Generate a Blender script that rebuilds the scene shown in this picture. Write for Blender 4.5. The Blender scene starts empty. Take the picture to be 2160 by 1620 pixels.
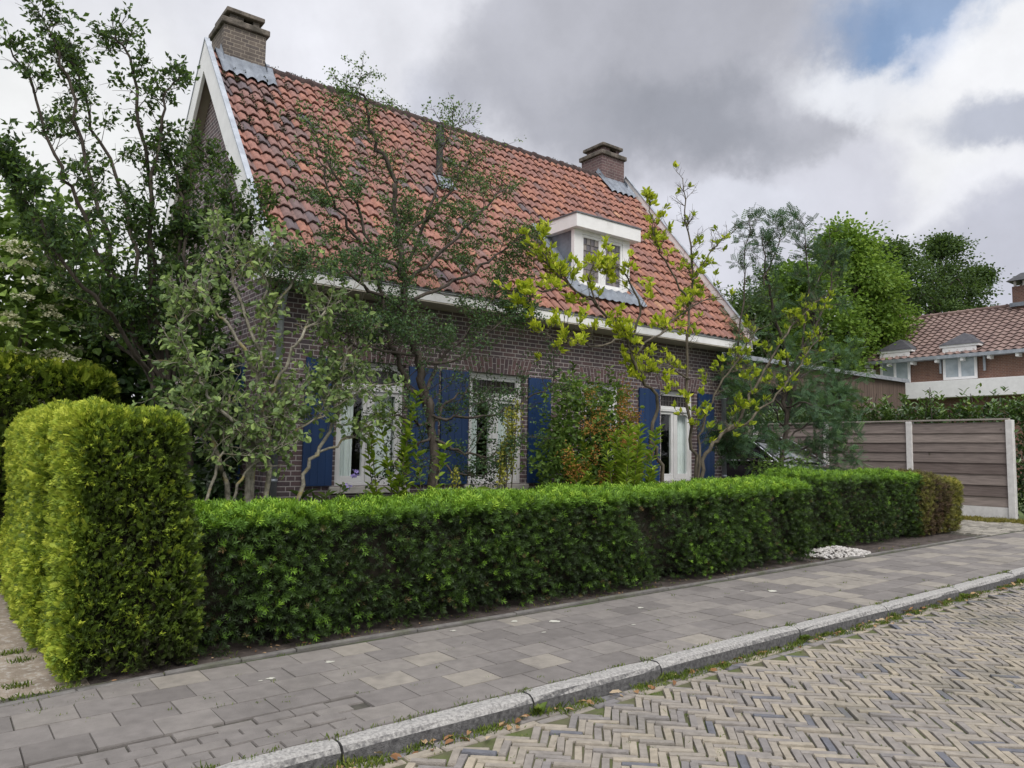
import bpy, math, random
import numpy as np
from mathutils import Matrix, Vector
rad = math.radians
rng = np.random.default_rng(11)
random.seed(5)
S = bpy.context.scene
COL = S.collection

# ------------------------------------------------------------------ camera
CAM = np.array([0.0, 0.0, 1.6]); FPX = 1600.4
YAW, PITCH, ROLL = 0.6526, 0.0889, 0.0168
_f = np.array([math.sin(YAW)*math.cos(PITCH), math.cos(YAW)*math.cos(PITCH), math.sin(PITCH)])
_r = np.array([math.cos(YAW), -math.sin(YAW), 0.0]); _u = np.cross(_r, _f)
_r, _u = _r*math.cos(ROLL)+_u*math.sin(ROLL), -_r*math.sin(ROLL)+_u*math.cos(ROLL)
cd = bpy.data.cameras.new('camera'); cam = bpy.data.objects.new('camera', cd); COL.objects.link(cam)
cd.sensor_width = 36; cd.lens = FPX/2160*36; cd.clip_end = 2000; cd.clip_start = 0.05
cam.matrix_world = Matrix(((_r[0], _u[0], -_f[0], CAM[0]), (_r[1], _u[1], -_f[1], CAM[1]),
                           (_r[2], _u[2], -_f[2], CAM[2]), (0, 0, 0, 1)))
S.camera = cam

def ray(px, py):
    return _f*FPX + _r*(px-1080) + _u*(810-py)
def at(px, py, Y):
    d = ray(px, py); return CAM + d*(Y/d[1])
def dirn(px, py):
    d = ray(px, py); return d/np.linalg.norm(d)

# ------------------------------------------------------------------ world
SUN_EL, SUN_AZ = rad(50), rad(205)      # azimuth clockwise from +Y
W = bpy.data.worlds.new('World'); S.world = W; W.use_nodes = True
W.cycles.sampling_method = 'MANUAL'; W.cycles.sample_map_resolution = 512
wn = W.node_tree; wn.nodes.clear()
def wN(t, **k):
    n = wn.nodes.new(t)
    for a, b in k.items(): setattr(n, a, b)
    return n
def wset(sock, v):
    if isinstance(v, bpy.types.NodeSocket): wn.links.new(v, sock)
    else: sock.default_value = v
def wmath(op, a, b=None, clamp=False):
    n = wN('ShaderNodeMath', operation=op, use_clamp=clamp); wset(n.inputs[0], a)
    if b is not None: wset(n.inputs[1], b)
    return n.outputs[0]
def wdot(a, v):
    n = wN('ShaderNodeVectorMath', operation='DOT_PRODUCT'); wset(n.inputs[0], a); n.inputs[1].default_value = tuple(v); return n.outputs['Value']
def wmix(f, a, b):
    n = wN('ShaderNodeMix', data_type='RGBA'); wset(n.inputs[0], f); wset(n.inputs[6], a); wset(n.inputs[7], b); return n.outputs[2]
def wsmooth(x, a, b):
    n = wN('ShaderNodeMapRange', interpolation_type='SMOOTHSTEP'); wset(n.inputs[0], x)
    n.inputs[1].default_value = a; n.inputs[2].default_value = b; n.inputs[3].default_value = 0; n.inputs[4].default_value = 1
    return n.outputs[0]
sky = wN('ShaderNodeTexSky', sky_type='NISHITA'); sky.sun_disc = False
sky.sun_elevation = SUN_EL; sky.sun_rotation = SUN_AZ; sky.air_density = 1.0; sky.dust_density = 0.6; sky.ozone_density = 1.5
tc = wN('ShaderNodeTexCoord'); D0 = tc.outputs['Generated']
def wnoise(scale, detail, rough=0.55, off=(0, 0, 0)):
    m = wN('ShaderNodeMapping'); wset(m.inputs[0], D0); m.inputs[1].default_value = off
    n = wN('ShaderNodeTexNoise'); wset(n.inputs['Vector'], m.outputs[0])
    n.inputs['Scale'].default_value = scale; n.inputs['Detail'].default_value = detail; n.inputs['Roughness'].default_value = rough
    return n
def warp(amount, scale, off):
    n = wnoise(scale, 6, 0.62, off)
    s = wN('ShaderNodeVectorMath', operation='SUBTRACT'); wset(s.inputs[0], n.outputs['Color']); s.inputs[1].default_value = (.5, .5, .5)
    m = wN('ShaderNodeVectorMath', operation='SCALE'); wset(m.inputs[0], s.outputs[0]); m.inputs['Scale'].default_value = amount
    a = wN('ShaderNodeVectorMath', operation='ADD'); wset(a.inputs[0], D0); wset(a.inputs[1], m.outputs[0])
    return a.outputs[0]
WA = warp(0.17, 6.5, (0, 0, 0)); WB = warp(0.15, 8.0, (3, 1, 2)); WC = warp(0.10, 9.0, (7, 4, 1))
def blob(src, px, py, rx, ry, soft, rot=0.0):
    c = dirn(px, py); ca, sa = math.cos(rad(rot)), math.sin(rad(rot))
    e1 = _r*ca+_u*sa; e2 = -_r*sa+_u*ca
    e1 = e1-c*(e1@c); e2 = e2-c*(e2@c)
    # subtract the centre, so that the blob sits where its direction points
    s = wN('ShaderNodeVectorMath', operation='SUBTRACT'); wset(s.inputs[0], src); s.inputs[1].default_value = tuple(c)
    a = wdot(s.outputs[0], e1*FPX/rx); b = wdot(s.outputs[0], e2*FPX/ry)
    l = wmath('SQRT', wmath('ADD', wmath('MULTIPLY', a, a), wmath('MULTIPLY', b, b)))
    m = wsmooth(l, 1+soft, 1-soft)
    return wmath('MULTIPLY', m, wsmooth(wdot(D0, c), 0.2, 0.5))
K = 6.2      # the Background strength is 0.1
def kc(r, g, b): return (r*K, g*K, b*K, 1)
n1 = wnoise(2.6, 4, 0.5)
base = wmix(wsmooth(n1.outputs[0], 0.42, 0.72), kc(.80, .81, .86), kc(.60, .61, .685))
def paint(base, src, px, py, rx, ry, soft, col, amt=1.0, rot=0):
    m = blob(src, px, py, rx, ry, soft, rot)
    if amt != 1.0: m = wmath('MULTIPLY', m, amt)
    return wmix(m, base, col)
base = paint(base, WA, 420, 200, 900, 500, .5, kc(.79, .80, .86), .8)
base = paint(base, WA, 120, 420, 330, 260, .6, kc(.86, .87, .87), .9)
base = paint(base, WA, 1650, 480, 700, 190, .5, kc(.64, .65, .73), .85)
base = paint(base, WC, 930, 265, 85, 100, .35, kc(.56, .58, .66), .85)
skyc = wN('ShaderNodeMix', data_type='RGBA'); skyc.blend_type = 'MULTIPLY'; skyc.inputs[0].default_value = 1
wset(skyc.inputs[6], sky.outputs[0]); skyc.inputs[7].default_value = (.62, .85, .95, 1)
base = paint(base, WA, 1390, 130, 390, 200, .24, kc(.42, .43, .485), .95, -6)
base = paint(base, WA, 1560, 235, 280, 75, .45, kc(.33, .345, .395), .9, -3)
base = paint(base, WA, 1160, 60, 130, 90, .6, kc(.52, .53, .59), .7)
base = paint(base, WA, 1740, 150, 120, 120, .4, kc(.50, .51, .57), .8, -20)
base = paint(base, WC, 1560, 440, 120, 60, .25, kc(.70, .72, .80), .7, 5)
base = paint(base, WB, 2010, 55, 165, 85, .5, skyc.outputs[2], .72, -14)
base = paint(base, WB, 1850, 200, 140, 45, .6, kc(.82, .84, .89), .9, -20)
base = paint(base, WB, 1995, 165, 100, 26, .8, kc(.78, .80, .87), .8, 15)
base = paint(base, WB, 2010, 95, 60, 28, .8, kc(.72, .75, .84), .7, 30)
base = paint(base, WC, 2160, 190, 140, 190, .22, kc(.88, .89, .92), 1.0, -35)
base = paint(base, WC, 2120, 255, 105, 45, .4, kc(.48, .51, .60), .95, -10)
base = paint(base, WC, 2150, 470, 150, 120, .2, kc(.85, .86, .91), 1.0, 10)
base = paint(base, WC, 2175, 545, 165, 125, .25, kc(.55, .565, .65), .95, 10)
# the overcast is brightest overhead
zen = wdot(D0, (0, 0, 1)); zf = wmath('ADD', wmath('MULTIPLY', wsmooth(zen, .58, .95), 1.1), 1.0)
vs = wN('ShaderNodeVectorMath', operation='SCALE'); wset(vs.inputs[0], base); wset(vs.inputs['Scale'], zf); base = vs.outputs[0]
n2 = wnoise(7.0, 8, .62, (5, 5, 5)); fm = wN('ShaderNodeMapRange'); wset(fm.inputs[0], n2.outputs[0]); fm.inputs[1].default_value = .3; fm.inputs[2].default_value = .7; fm.inputs[3].default_value = .9; fm.inputs[4].default_value = 1.08
vs = wN('ShaderNodeVectorMath', operation='SCALE'); wset(vs.inputs[0], base); wset(vs.inputs['Scale'], fm.outputs[0]); base = vs.outputs[0]
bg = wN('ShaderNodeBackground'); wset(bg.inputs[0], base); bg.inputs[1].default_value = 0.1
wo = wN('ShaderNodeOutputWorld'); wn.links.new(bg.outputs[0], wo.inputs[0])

sd = bpy.data.lights.new('sun', 'SUN'); sd.energy = 1.5; sd.angle = rad(32); sd.color = (1, .95, .88)
so = bpy.data.objects.new('sun', sd); COL.objects.link(so)
sv = Vector((math.sin(SUN_AZ)*math.cos(SUN_EL), math.cos(SUN_AZ)*math.cos(SUN_EL), math.sin(SUN_EL)))
so.rotation_euler = sv.to_track_quat('Z', 'Y').to_euler(); so.location = (0, 0, 40)
S.view_settings.view_transform = 'Standard'; S.view_settings.look = 'None'
S.view_settings.exposure = 0.75; S.view_settings.gamma = 1.0

# ------------------------------------------------------------------ materials
class NT:
    def __init__(s, name):
        s.m = bpy.data.materials.new(name); s.m.use_nodes = True; s.t = s.m.node_tree; s.t.nodes.clear()
        s.out = s.t.nodes.new('ShaderNodeOutputMaterial')
    def n(s, t, **k):
        n = s.t.nodes.new(t)
        for a, b in k.items(): setattr(n, a, b)
        return n
    def set(s, sock, v):
        if isinstance(v, bpy.types.NodeSocket): s.t.links.new(v, sock)
        else: sock.default_value = v
    def noise(s, scale, detail=4, stretch=None, rough=.55):
        tc = s.n('ShaderNodeTexCoord'); v = tc.outputs['Object']
        if stretch:
            m = s.n('ShaderNodeMapping'); s.set(m.inputs[0], v); m.inputs[3].default_value = stretch; v = m.outputs[0]
        n = s.n('ShaderNodeTexNoise'); s.set(n.inputs['Vector'], v)
        n.inputs['Scale'].default_value = scale; n.inputs['Detail'].default_value = detail; n.inputs['Roughness'].default_value = rough
        return n.outputs[0]
    def ramp(s, f, cols, pos=None):
        r = s.n('ShaderNodeValToRGB'); s.set(r.inputs[0], f); e = r.color_ramp.elements
        pos = pos or [i/(len(cols)-1) for i in range(len(cols))]
        while len(e) < len(cols): e.new(.5)
        for i, (p, c) in enumerate(zip(pos, cols)): e[i].position = p; e[i].color = (*c, 1)
        return r.outputs[0]
    def mix(s, f, a, b, mode='MIX'):
        n = s.n('ShaderNodeMix', data_type='RGBA'); n.blend_type = mode
        s.set(n.inputs[0], f); s.set(n.inputs[6], a if not isinstance(a, tuple) else (*a, 1)); s.set(n.inputs[7], b if not isinstance(b, tuple) else (*b, 1)); return n.outputs[2]
    def maprange(s, v, a, b, c=0., d=1., smooth=False):
        n = s.n('ShaderNodeMapRange'); s.set(n.inputs[0], v)
        if smooth: n.interpolation_type = 'SMOOTHSTEP'
        for i, x in enumerate((a, b, c, d)): n.inputs[1+i].default_value = x
        return n.outputs[0]
    def attr(s, name='tint'):
        n = s.n('ShaderNodeAttribute'); n.attribute_name = name; return n.outputs['Fac']
    def bump(s, h, strength, dist=.01):
        b = s.n('ShaderNodeBump'); s.set(b.inputs['Height'], h); b.inputs['Strength'].default_value = strength; b.inputs['Distance'].default_value = dist; return b.outputs[0]
    def principled(s, col, rough=.8, spec=.4, normal=None, metal=0., coat=0.):
        p = s.n('ShaderNodeBsdfPrincipled'); s.set(p.inputs['Base Color'], col if not isinstance(col, tuple) else (*col, 1))
        s.set(p.inputs['Roughness'], rough); p.inputs['Specular IOR Level'].default_value = spec; p.inputs['Metallic'].default_value = metal
        p.inputs['Coat Weight'].default_value = coat
        if normal: s.set(p.inputs['Normal'], normal)
        return p.outputs[0]
    def done(s, sh): s.t.links.new(sh, s.out.inputs[0]); return s.m

def mat(name, cols, rough=.8, vary=.25, scale=6., stretch=None, bump=.0, bscale=60., attr=False, spec=.3, stain=None, metal=0., coat=0.):
    """surface with colour variation; attr: the per-face tint picks the colour of the ramp"""
    N = NT(name)
    f = N.attr() if attr else N.noise(scale, 5, stretch)
    if not attr: f = N.maprange(f, .3, .7)
    c = N.ramp(f, cols) if len(cols) > 1 else tuple(cols[0])
    if vary:
        v = N.maprange(N.noise(scale*2.3, 6, stretch), .25, .75, 1-vary, 1+vary)
        cc = N.n('ShaderNodeCombineColor')
        for i in range(3): N.set(cc.inputs[i], v)
        c = N.mix(1.0, c, cc.outputs[0], 'MULTIPLY')
    if stain:
        col, sc, lo, hi, amt = stain
        m = N.maprange(N.noise(sc, 7, None, .65), lo, hi, 0, amt, True)
        c = N.mix(m, c, col)
    nrm = N.bump(N.noise(bscale, 5), bump) if bump else None
    return N.done(N.principled(c, rough, spec, nrm, metal, coat))

def leafmat(name, cols, transl=.3, rough=.55, spec=.25):
    N = NT(name)
    c = N.ramp(N.attr(), cols)
    p = N.principled(c, rough, spec)
    t = N.n('ShaderNodeBsdfTranslucent'); N.set(t.inputs[0], N.mix(.35, c, (.25, .4, .03)) )
    m = N.n('ShaderNodeMixShader'); m.inputs[0].default_value = transl
    N.t.links.new(p, m.inputs[1]); N.t.links.new(t.outputs[0], m.inputs[2])
    return N.done(m.outputs[0])

def brickmat(name, c1, c2, mortar, bw=.22, rh=.0605, soft=.3, stain=None):
    N = NT(name)
    tc = N.n('ShaderNodeTexCoord'); sx = N.n('ShaderNodeSeparateXYZ'); N.set(sx.inputs[0], tc.outputs['Object'])
    a = N.n('ShaderNodeMath', operation='ADD'); N.set(a.inputs[0], sx.outputs[0]); N.set(a.inputs[1], sx.outputs[1])
    cb = N.n('ShaderNodeCombineXYZ'); N.set(cb.inputs[0], a.outputs[0]); N.set(cb.inputs[1], sx.outputs[2])
    b = N.n('ShaderNodeTexBrick'); N.set(b.inputs['Vector'], cb.outputs[0])
    b.inputs['Scale'].default_value = 1; b.inputs['Brick Width'].default_value = bw; b.inputs['Row Height'].default_value = rh
    b.inputs['Mortar Size'].default_value = .0065; b.inputs['Mortar Smooth'].default_value = .2; b.inputs['Bias'].default_value = 0
    b.offset = .5; b.squash = .5; b.squash_frequency = 2
    b.inputs['Color1'].default_value = (*c1, 1); b.inputs['Color2'].default_value = (*c2, 1); b.inputs['Mortar'].default_value = (*mortar, 1)
    v = N.maprange(N.noise(1.3, 6), .3, .7, .82, 1.15); w = N.maprange(N.noise(45, 3), .3, .7, .85, 1.12)
    mm = N.n('ShaderNodeMath', operation='MULTIPLY'); N.set(mm.inputs[0], v); N.set(mm.inputs[1], w)
    cc = N.n('ShaderNodeCombineColor')
    for i in range(3): N.set(cc.inputs[i], mm.outputs[0])
    c = N.mix(1.0, b.outputs[0], cc.outputs[0], 'MULTIPLY')
    if stain:
        col, sc, lo, hi, amt = stain
        c = N.mix(N.maprange(N.noise(sc, 7), lo, hi, 0, amt, True), c, col)
    inv = N.maprange(b.outputs['Fac'], 0, 1, 1, 0)
    return N.done(N.principled(c, .88, .25, N.bump(inv, .6, .006)))

def glassmat(name, tint=(.95, 1, .99), refl=.03):
    N = NT(name)
    g = N.n('ShaderNodeBsdfGlossy'); g.inputs['Roughness'].default_value = .03
    t = N.n('ShaderNodeBsdfTransparent'); t.inputs[0].default_value = (*tint, 1)
    fr = N.n('ShaderNodeLayerWeight'); fr.inputs[0].default_value = .5
    p5 = N.n('ShaderNodeMath', operation='POWER'); N.set(p5.inputs[0], fr.outputs['Facing']); p5.inputs[1].default_value = 4.5
    a = N.n('ShaderNodeMath', operation='ADD', use_clamp=True); N.set(a.inputs[0], p5.outputs[0]); a.inputs[1].default_value = refl+.04
    m = N.n('ShaderNodeMixShader'); N.set(m.inputs[0], a.outputs[0])
    N.t.links.new(t.outputs[0], m.inputs[1]); N.t.links.new(g.outputs[0], m.inputs[2])
    return N.done(m.outputs[0])

BARK_D = mat('bark_dark', [(.035, .028, .024), (.10, .085, .07)], .9, .3, 14, (1, 1, .3), .6, 40)
BARK_G = mat('bark_grey', [(.13, .12, .09), (.30, .29, .23)], .9, .3, 14, (1, 1, .4), .6, 40, stain=((.30, .26, .06), 9, .5, .62, .8))
BARK_L = mat('bark_lichen', [(.13, .12, .095), (.34, .32, .26)], .95, .3, 18, None, .6, 50, stain=((.34, .28, .09), 7, .54, .68, .75))
BARK_M = mat('bark_olive', [(.05, .043, .033), (.145, .125, .09)], .9, .3, 14, (1, 1, .4), .5, 40)
WHITE = mat('white_paint', [(.76, .76, .765), (.83, .83, .835)], .5, .06, 3, None, .05, 30, stain=((.42, .41, .37), 2.4, .6, .85, .5))
ZINC = mat('zinc_sheet', [(.30, .33, .37), (.46, .49, .53)], .45, .15, 5, None, .1, 8, metal=.5)
BLUE = mat('blue_shutter_paint', [(.011, .037, .12), (.017, .053, .16)], .4, .12, 3, (1, 1, .2), .05, 20, spec=.5)
DARK = mat('dark_interior', [(.03, .028, .026), (.05, .046, .042)], .9, .1)
GLASS = glassmat('window_glass')
BRICK = brickmat('house_brick', (.165, .112, .116), (.112, .092, .104), (.45, .415, .41))

# ------------------------------------------------------------------ mesh building
class Geo:
    def __init__(s): s.v = []; s.fl = []; s.fc = []; s.t = []; s.n = 0
    def add(s, V, faces, tint=0.5):
        V = np.asarray(V, float).reshape(-1, 3)
        if isinstance(faces, tuple): fl, fc = faces
        else:
            fl = np.array([i for f in faces for i in f], int); fc = np.array([len(f) for f in faces], int)
        s.v.append(V); s.fl.append(fl+s.n); s.fc.append(fc); s.n += len(V)
        t = np.asarray(tint, float)
        s.t.append(np.full(len(fc), float(t)) if t.ndim == 0 else t)
        return s
    def box(s, x0, x1, y0, y1, z0, z1, tint=.5):
        V = [(x, y, z) for z in (z0, z1) for y in (y0, y1) for x in (x0, x1)]
        return s.add(V, [(0, 2, 3, 1), (4, 5, 7, 6), (0, 1, 5, 4), (2, 6, 7, 3), (0, 4, 6, 2), (1, 3, 7, 5)], tint)
    def prism(s, ring, vec, tint=.5):
        k = len(ring); R = np.array(ring, float); V = np.vstack([R, R+np.array(vec, float)])
        f = [tuple(range(k))[::-1], tuple(range(k, 2*k))]+[(i, (i+1) % k, k+(i+1) % k, k+i) for i in range(k)]
        return s.add(V, f, tint)
    def tube(s, P, R, n=6, tint=.5, cap=True):
        P = np.asarray(P, float); R = np.broadcast_to(np.asarray(R, float), (len(P),)); k = len(P)
        T = np.gradient(P, axis=0); T /= np.linalg.norm(T, axis=1)[:, None]+1e-9
        a = np.array([0.31, 0.22, 0.1]) if abs(T[0][2]) > .8 else np.array([0, 0, 1.])
        U = np.cross(T, a); U /= np.linalg.norm(U, axis=1)[:, None]+1e-9; B = np.cross(T, U)
        ang = np.linspace(0, 2*math.pi, n, endpoint=False)
        V = P[:, None]+R[:, None, None]*(U[:, None]*np.cos(ang)[None, :, None]+B[:, None]*np.sin(ang)[None, :, None])
        f = [(i*n+j, i*n+(j+1) % n, (i+1)*n+(j+1) % n, (i+1)*n+j) for i in range(k-1) for j in range(n)]
        if cap: f += [tuple(range(n))[::-1], tuple((k-1)*n+j for j in range(n))]
        return s.add(V.reshape(-1, 3), f, tint)
    def inst(s, T, faces, P, D, N, L, Wd=None, H=None, tint=None):
        """copies of template T (along D, across, along N) at the points P"""
        T = np.asarray(T, float); n = len(P)
        if n == 0: return s
        D = D/(np.linalg.norm(D, axis=1)[:, None]+1e-9)
        B = np.cross(N, D); B /= np.linalg.norm(B, axis=1)[:, None]+1e-9; Nn = np.cross(D, B)
        L = np.broadcast_to(np.asarray(L, float), (n,)); Wd = L if Wd is None else np.broadcast_to(np.asarray(Wd, float), (n,))
        H = L if H is None else np.broadcast_to(np.asarray(H, float), (n,))
        V = P[:, None]+T[None, :, 0, None]*(D*L[:, None])[:, None]+T[None, :, 1, None]*(B*Wd[:, None])[:, None]+T[None, :, 2, None]*(Nn*H[:, None])[:, None]
        fl = np.array([i for f in faces for i in f], int); fc = np.array([len(f) for f in faces], int)
        FL = (fl[None]+np.arange(n)[:, None]*len(T)).ravel(); FC = np.tile(fc, n)
        if tint is None: tint = rng.random(n)
        return s.add(V.reshape(-1, 3), (FL, FC), np.repeat(np.broadcast_to(tint, (n,)), len(fc)))
    def build(s, name, material, parent=None, smooth=False, bevel=0.0, **props):
        me = bpy.data.meshes.new(name)
        V = np.vstack(s.v); FL = np.concatenate(s.fl); FC = np.concatenate(s.fc); T = np.concatenate(s.t)
        me.vertices.add(len(V)); me.vertices.foreach_set('co', V.ravel())
        me.loops.add(len(FL)); me.loops.foreach_set('vertex_index', FL.astype(np.int32))
        me.polygons.add(len(FC)); me.polygons.foreach_set('loop_start', np.concatenate([[0], np.cumsum(FC)[:-1]]).astype(np.int32))
        a = me.attributes.new('tint', 'FLOAT', 'FACE'); a.data.foreach_set('value', np.clip(T, 0, 1).astype(np.float32))
        me.polygons.foreach_set('use_smooth', np.full(len(FC), smooth))
        me.update(calc_edges=True); me.validate()
        me.materials.append(material)
        o = bpy.data.objects.new(name, me); COL.objects.link(o)
        if parent is not None:
            o.parent = parent
            o.matrix_parent_inverse = parent.matrix_basis.inverted() if parent.type == 'EMPTY' and parent.parent is None else Matrix()
        if bevel:
            b = o.modifiers.new('bevel', 'BEVEL'); b.width = bevel; b.segments = 2; b.limit_method = 'ANGLE'; b.angle_limit = rad(40)
        for k, v in props.items(): o[k] = v
        return o

def thing(name, label, cat, loc=(0, 0, 0), group=None):
    o = bpy.data.objects.new(name, None); COL.objects.link(o); o.location = tuple(float(v) for v in loc); o.empty_display_size = .3
    o['label'] = label; o['category'] = cat
    if group: o['group'] = group
    return o
def tag(o, label, cat, group=None):
    o['label'] = label; o['category'] = cat
    if group: o['group'] = group
    return o
def unit(v): v = np.asarray(v, float); return v/(np.linalg.norm(v, axis=-1, keepdims=True)+1e-9)
def rdirs(n): return unit(rng.normal(size=(n, 3)))
def U(a, b, n=None): return rng.uniform(a, b, n)

def rz_(x, y):
    """the cambered road surface"""
    return gz(x)+.03+.022*(3.56-y)+.006*np.sin(x*1.9+y*1.1)*np.sin(y*2.3-x*.6)
def gz(x):
    """the street climbs gently towards the right"""
    return .015*np.clip(x, -20, 28)

LEAF4 = ([(0, 0, 0), (.42, .5, .10), (1, 0, -.05), (.42, -.5, .10)], [(0, 1, 2), (0, 2, 3)])
LEAF6 = ([(0, 0, 0), (.28, .42, .07), (.68, .36, .02), (1, 0, -.16), (.68, -.36, .02), (.28, -.42, .07)], [(0, 1, 2, 3), (0, 3, 4, 5)])
def sprig(nn, fwd=.45, out=.5, w=.05, seed=1):
    r = np.random.default_rng(seed); T = []; F = []
    for i in range(nn):
        a = .15+.75*i/(nn-1); ph = i*2.4+r.uniform(-.3, .3); o = np.array([fwd, out*math.cos(ph), out*math.sin(ph)])*(1.1-.35*a)
        side = np.array([0, -math.sin(ph), math.cos(ph)])*w
        b = np.array([a*.85, 0, 0]); i0 = len(T)
        T += [tuple(b-side*.6), tuple(b+o*.55+side), tuple(b+o), tuple(b+o*.55-side)]
        F += [(i0, i0+1, i0+2, i0+3)]
    return T, F
YEW = sprig(12, .38, .48, .055)
def fan():
    T = []; F = []
    def blade(a, b, w):
        a = np.array(a); b = np.array(b); d = unit(b-a); p = np.array([-d[1], d[0], 0])*w; i = len(T)
        m = a+(b-a)*.5
        T.extend([tuple(a-p*.5), tuple(m-p), tuple(b), tuple(m+p), tuple(a+p*.5)]); F.append((i, i+1, i+2, i+3, i+4))
    blade((0, 0, 0), (1, 0, .08), .04)
    for k, (x, l) in enumerate([(.08, .42), (.22, .48), (.36, .46), (.5, .4), (.64, .33), (.78, .24)]):
        for s in (-1, 1):
            blade((x, 0, .02), (x+l*.78, s*l*.58, .05+.05*s), .04)
    return T, F
FAN = fan()
def pinnate(n=7):
    T = [(0, -.012, 0), (0, .012, 0), (1, .006, -.1), (1, -.006, -.1)]; F = [(0, 1, 2, 3)]
    for k in range(n):
        a = .18+.8*k/(n-1); l = .27*(1-.45*abs(a-.45))
        for s in (-1, 1):
            i = len(T); z = -.1*a*a
            T += [(a, 0, z), (a+.085, s*l*.5, z+.02), (a+.06, s*l, z), (a-.045, s*l*.5, z+.02)]; F.append((i, i+1, i+2, i+3))
    return T, F
PIN = pinnate(6)
def flecks(seed):
    r = np.random.default_rng(seed); T = []; F = []
    for i in range(9):
        a = np.array([r.uniform(0, .55), r.uniform(-.2, .2), r.uniform(-.12, .12)]); d = unit(np.array([.8, r.normal()*.55, r.normal()*.35])); p = unit(np.cross(d, [r.normal()*.5, r.normal()*.5, 1])); l = r.uniform(.25, .5); w = .055; k = len(T)
        T += [tuple(a-p*w*.5), tuple(a+d*l*.6-p*w), tuple(a+d*l), tuple(a+d*l*.6+p*w), tuple(a+p*w*.5)]; F.append((k, k+1, k+2, k+3, k+4))
    return T, F
FLECK = flecks(4)

def smoothpath(pts, n):
    P = np.array(pts, float); k = len(P)
    if k == 2: t = np.linspace(0, 1, n)[:, None]; return P[0]*(1-t)+P[1]*t
    Q = np.vstack([2*P[0]-P[1], P, 2*P[-1]-P[-2]]); out = []
    for t in np.linspace(0, k-1-1e-6, n):
        i = int(t); f = t-i; a, b, c, d = Q[i:i+4]
        out.append(.5*((2*b)+(-a+c)*f+(2*a-5*b+4*c-d)*f*f+(-a+3*b-3*c+d)*f**3))
    return np.array(out)

def wood(stems, r0=.04, r1=.006, side=10, slen=.7, tmin=.3, up=.3, spread=1.0, twigs=6, tlen=.25, droop=0., wob=.02, flat=0., taper=.55, rs=.008, sidepts=6):
    """grow side branches and twigs on the given stems; returns the wood mesh and the twig points with their directions"""
    g = Geo(); TP = []; TD = []
    for si, st in enumerate(stems):
        r_a = r0
        if isinstance(st, tuple): st, r_a = st
        n = max(8, 4*len(st)); P = smoothpath(st, n); P[1:-1] += rng.normal(size=(n-2, 3))*wob
        rr = r_a*(1-np.linspace(0, 1, n))**.8*1.0+r1
        g.tube(P, rr, 7)
        Lst = np.linalg.norm(np.diff(P, axis=0), axis=1).sum()
        for k in range(int(side*Lst)):
            t = tmin+(1-tmin)*rng.random()**.85; i = min(int(t*(n-1)), n-2); b = P[i]+(P[i+1]-P[i])*rng.random(); tan = unit(P[i+1]-P[i])
            h = rng.normal(size=3); h[2] *= (1-flat)*.5; h = unit(h-tan*(h@tan))
            d = unit(tan*.7+h*spread+np.array([0, 0, up])); L = slen*(1-taper*t)*U(.5, 1.25)
            q = [b]; dd = d.copy()
            for j in range(sidepts):
                dd = unit(dd+rng.normal(size=3)*.16+np.array([0, 0, up*.12-droop*.2])); q.append(q[-1]+dd*L/sidepts)
            q = np.array(q); g.tube(q, np.linspace(rs, .0022, len(q)), 4, cap=False)
            for j in range(twigs):
                u = .2+.8*(j+rng.random())/twigs; m = min(int(u*sidepts), sidepts-1); bb = q[m]+(q[m+1]-q[m])*rng.random(); tt = unit(q[m+1]-q[m])
                hh = rng.normal(size=3); hh[2] *= (1-flat); d2 = unit(tt*.7+unit(hh)*.9+np.array([0, 0, up*.5-droop*.5])); l2 = tlen*U(.5, 1.2)
                w = [bb]; 
                for e in range(3): d2 = unit(d2+rng.normal(size=3)*.2+np.array([0, 0, up*.1-droop*.3])); w.append(w[-1]+d2*l2/3)
                w = np.array(w); g.tube(w, [.003, .0026, .002, .0014], 3, cap=False)
                TP.append(w[1:]); TD.append(np.repeat(d2[None], 3, 0))
            TP.append(q[-3:]); TD.append(np.repeat(unit(q[-1]-q[-3])[None], 3, 0))
        TP.append(P[-2:]); TD.append(np.repeat(unit(P[-1]-P[-3])[None], 2, 0))
    return g, np.vstack(TP), np.vstack(TD)

def foliage(TP, TD, per, L, tmpl=LEAF4, asp=.5, jit=.05, upn=.7, fwd=.6, keep=1.0, tintf=None, droop=0.):
    m = rng.random(len(TP)) < keep; TP, TD = TP[m], TD[m]
    P = np.repeat(TP, per, 0); D = np.repeat(TD, per, 0); n = len(P)
    P = P+rng.normal(size=(n, 3))*jit*.5
    D = unit(D*fwd+rdirs(n)*.9-np.array([0, 0, droop])); N = unit(rdirs(n)*.8+np.array([0, 0, upn]))
    l = L*U(.65, 1.25, n)
    t = tintf(P) if tintf else rng.random(n)
    g = Geo(); g.inst(tmpl[0], tmpl[1], P, D, N, l, l*asp*2 if tmpl in (LEAF4, LEAF6) else l, l, tint=t)
    return g

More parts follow.
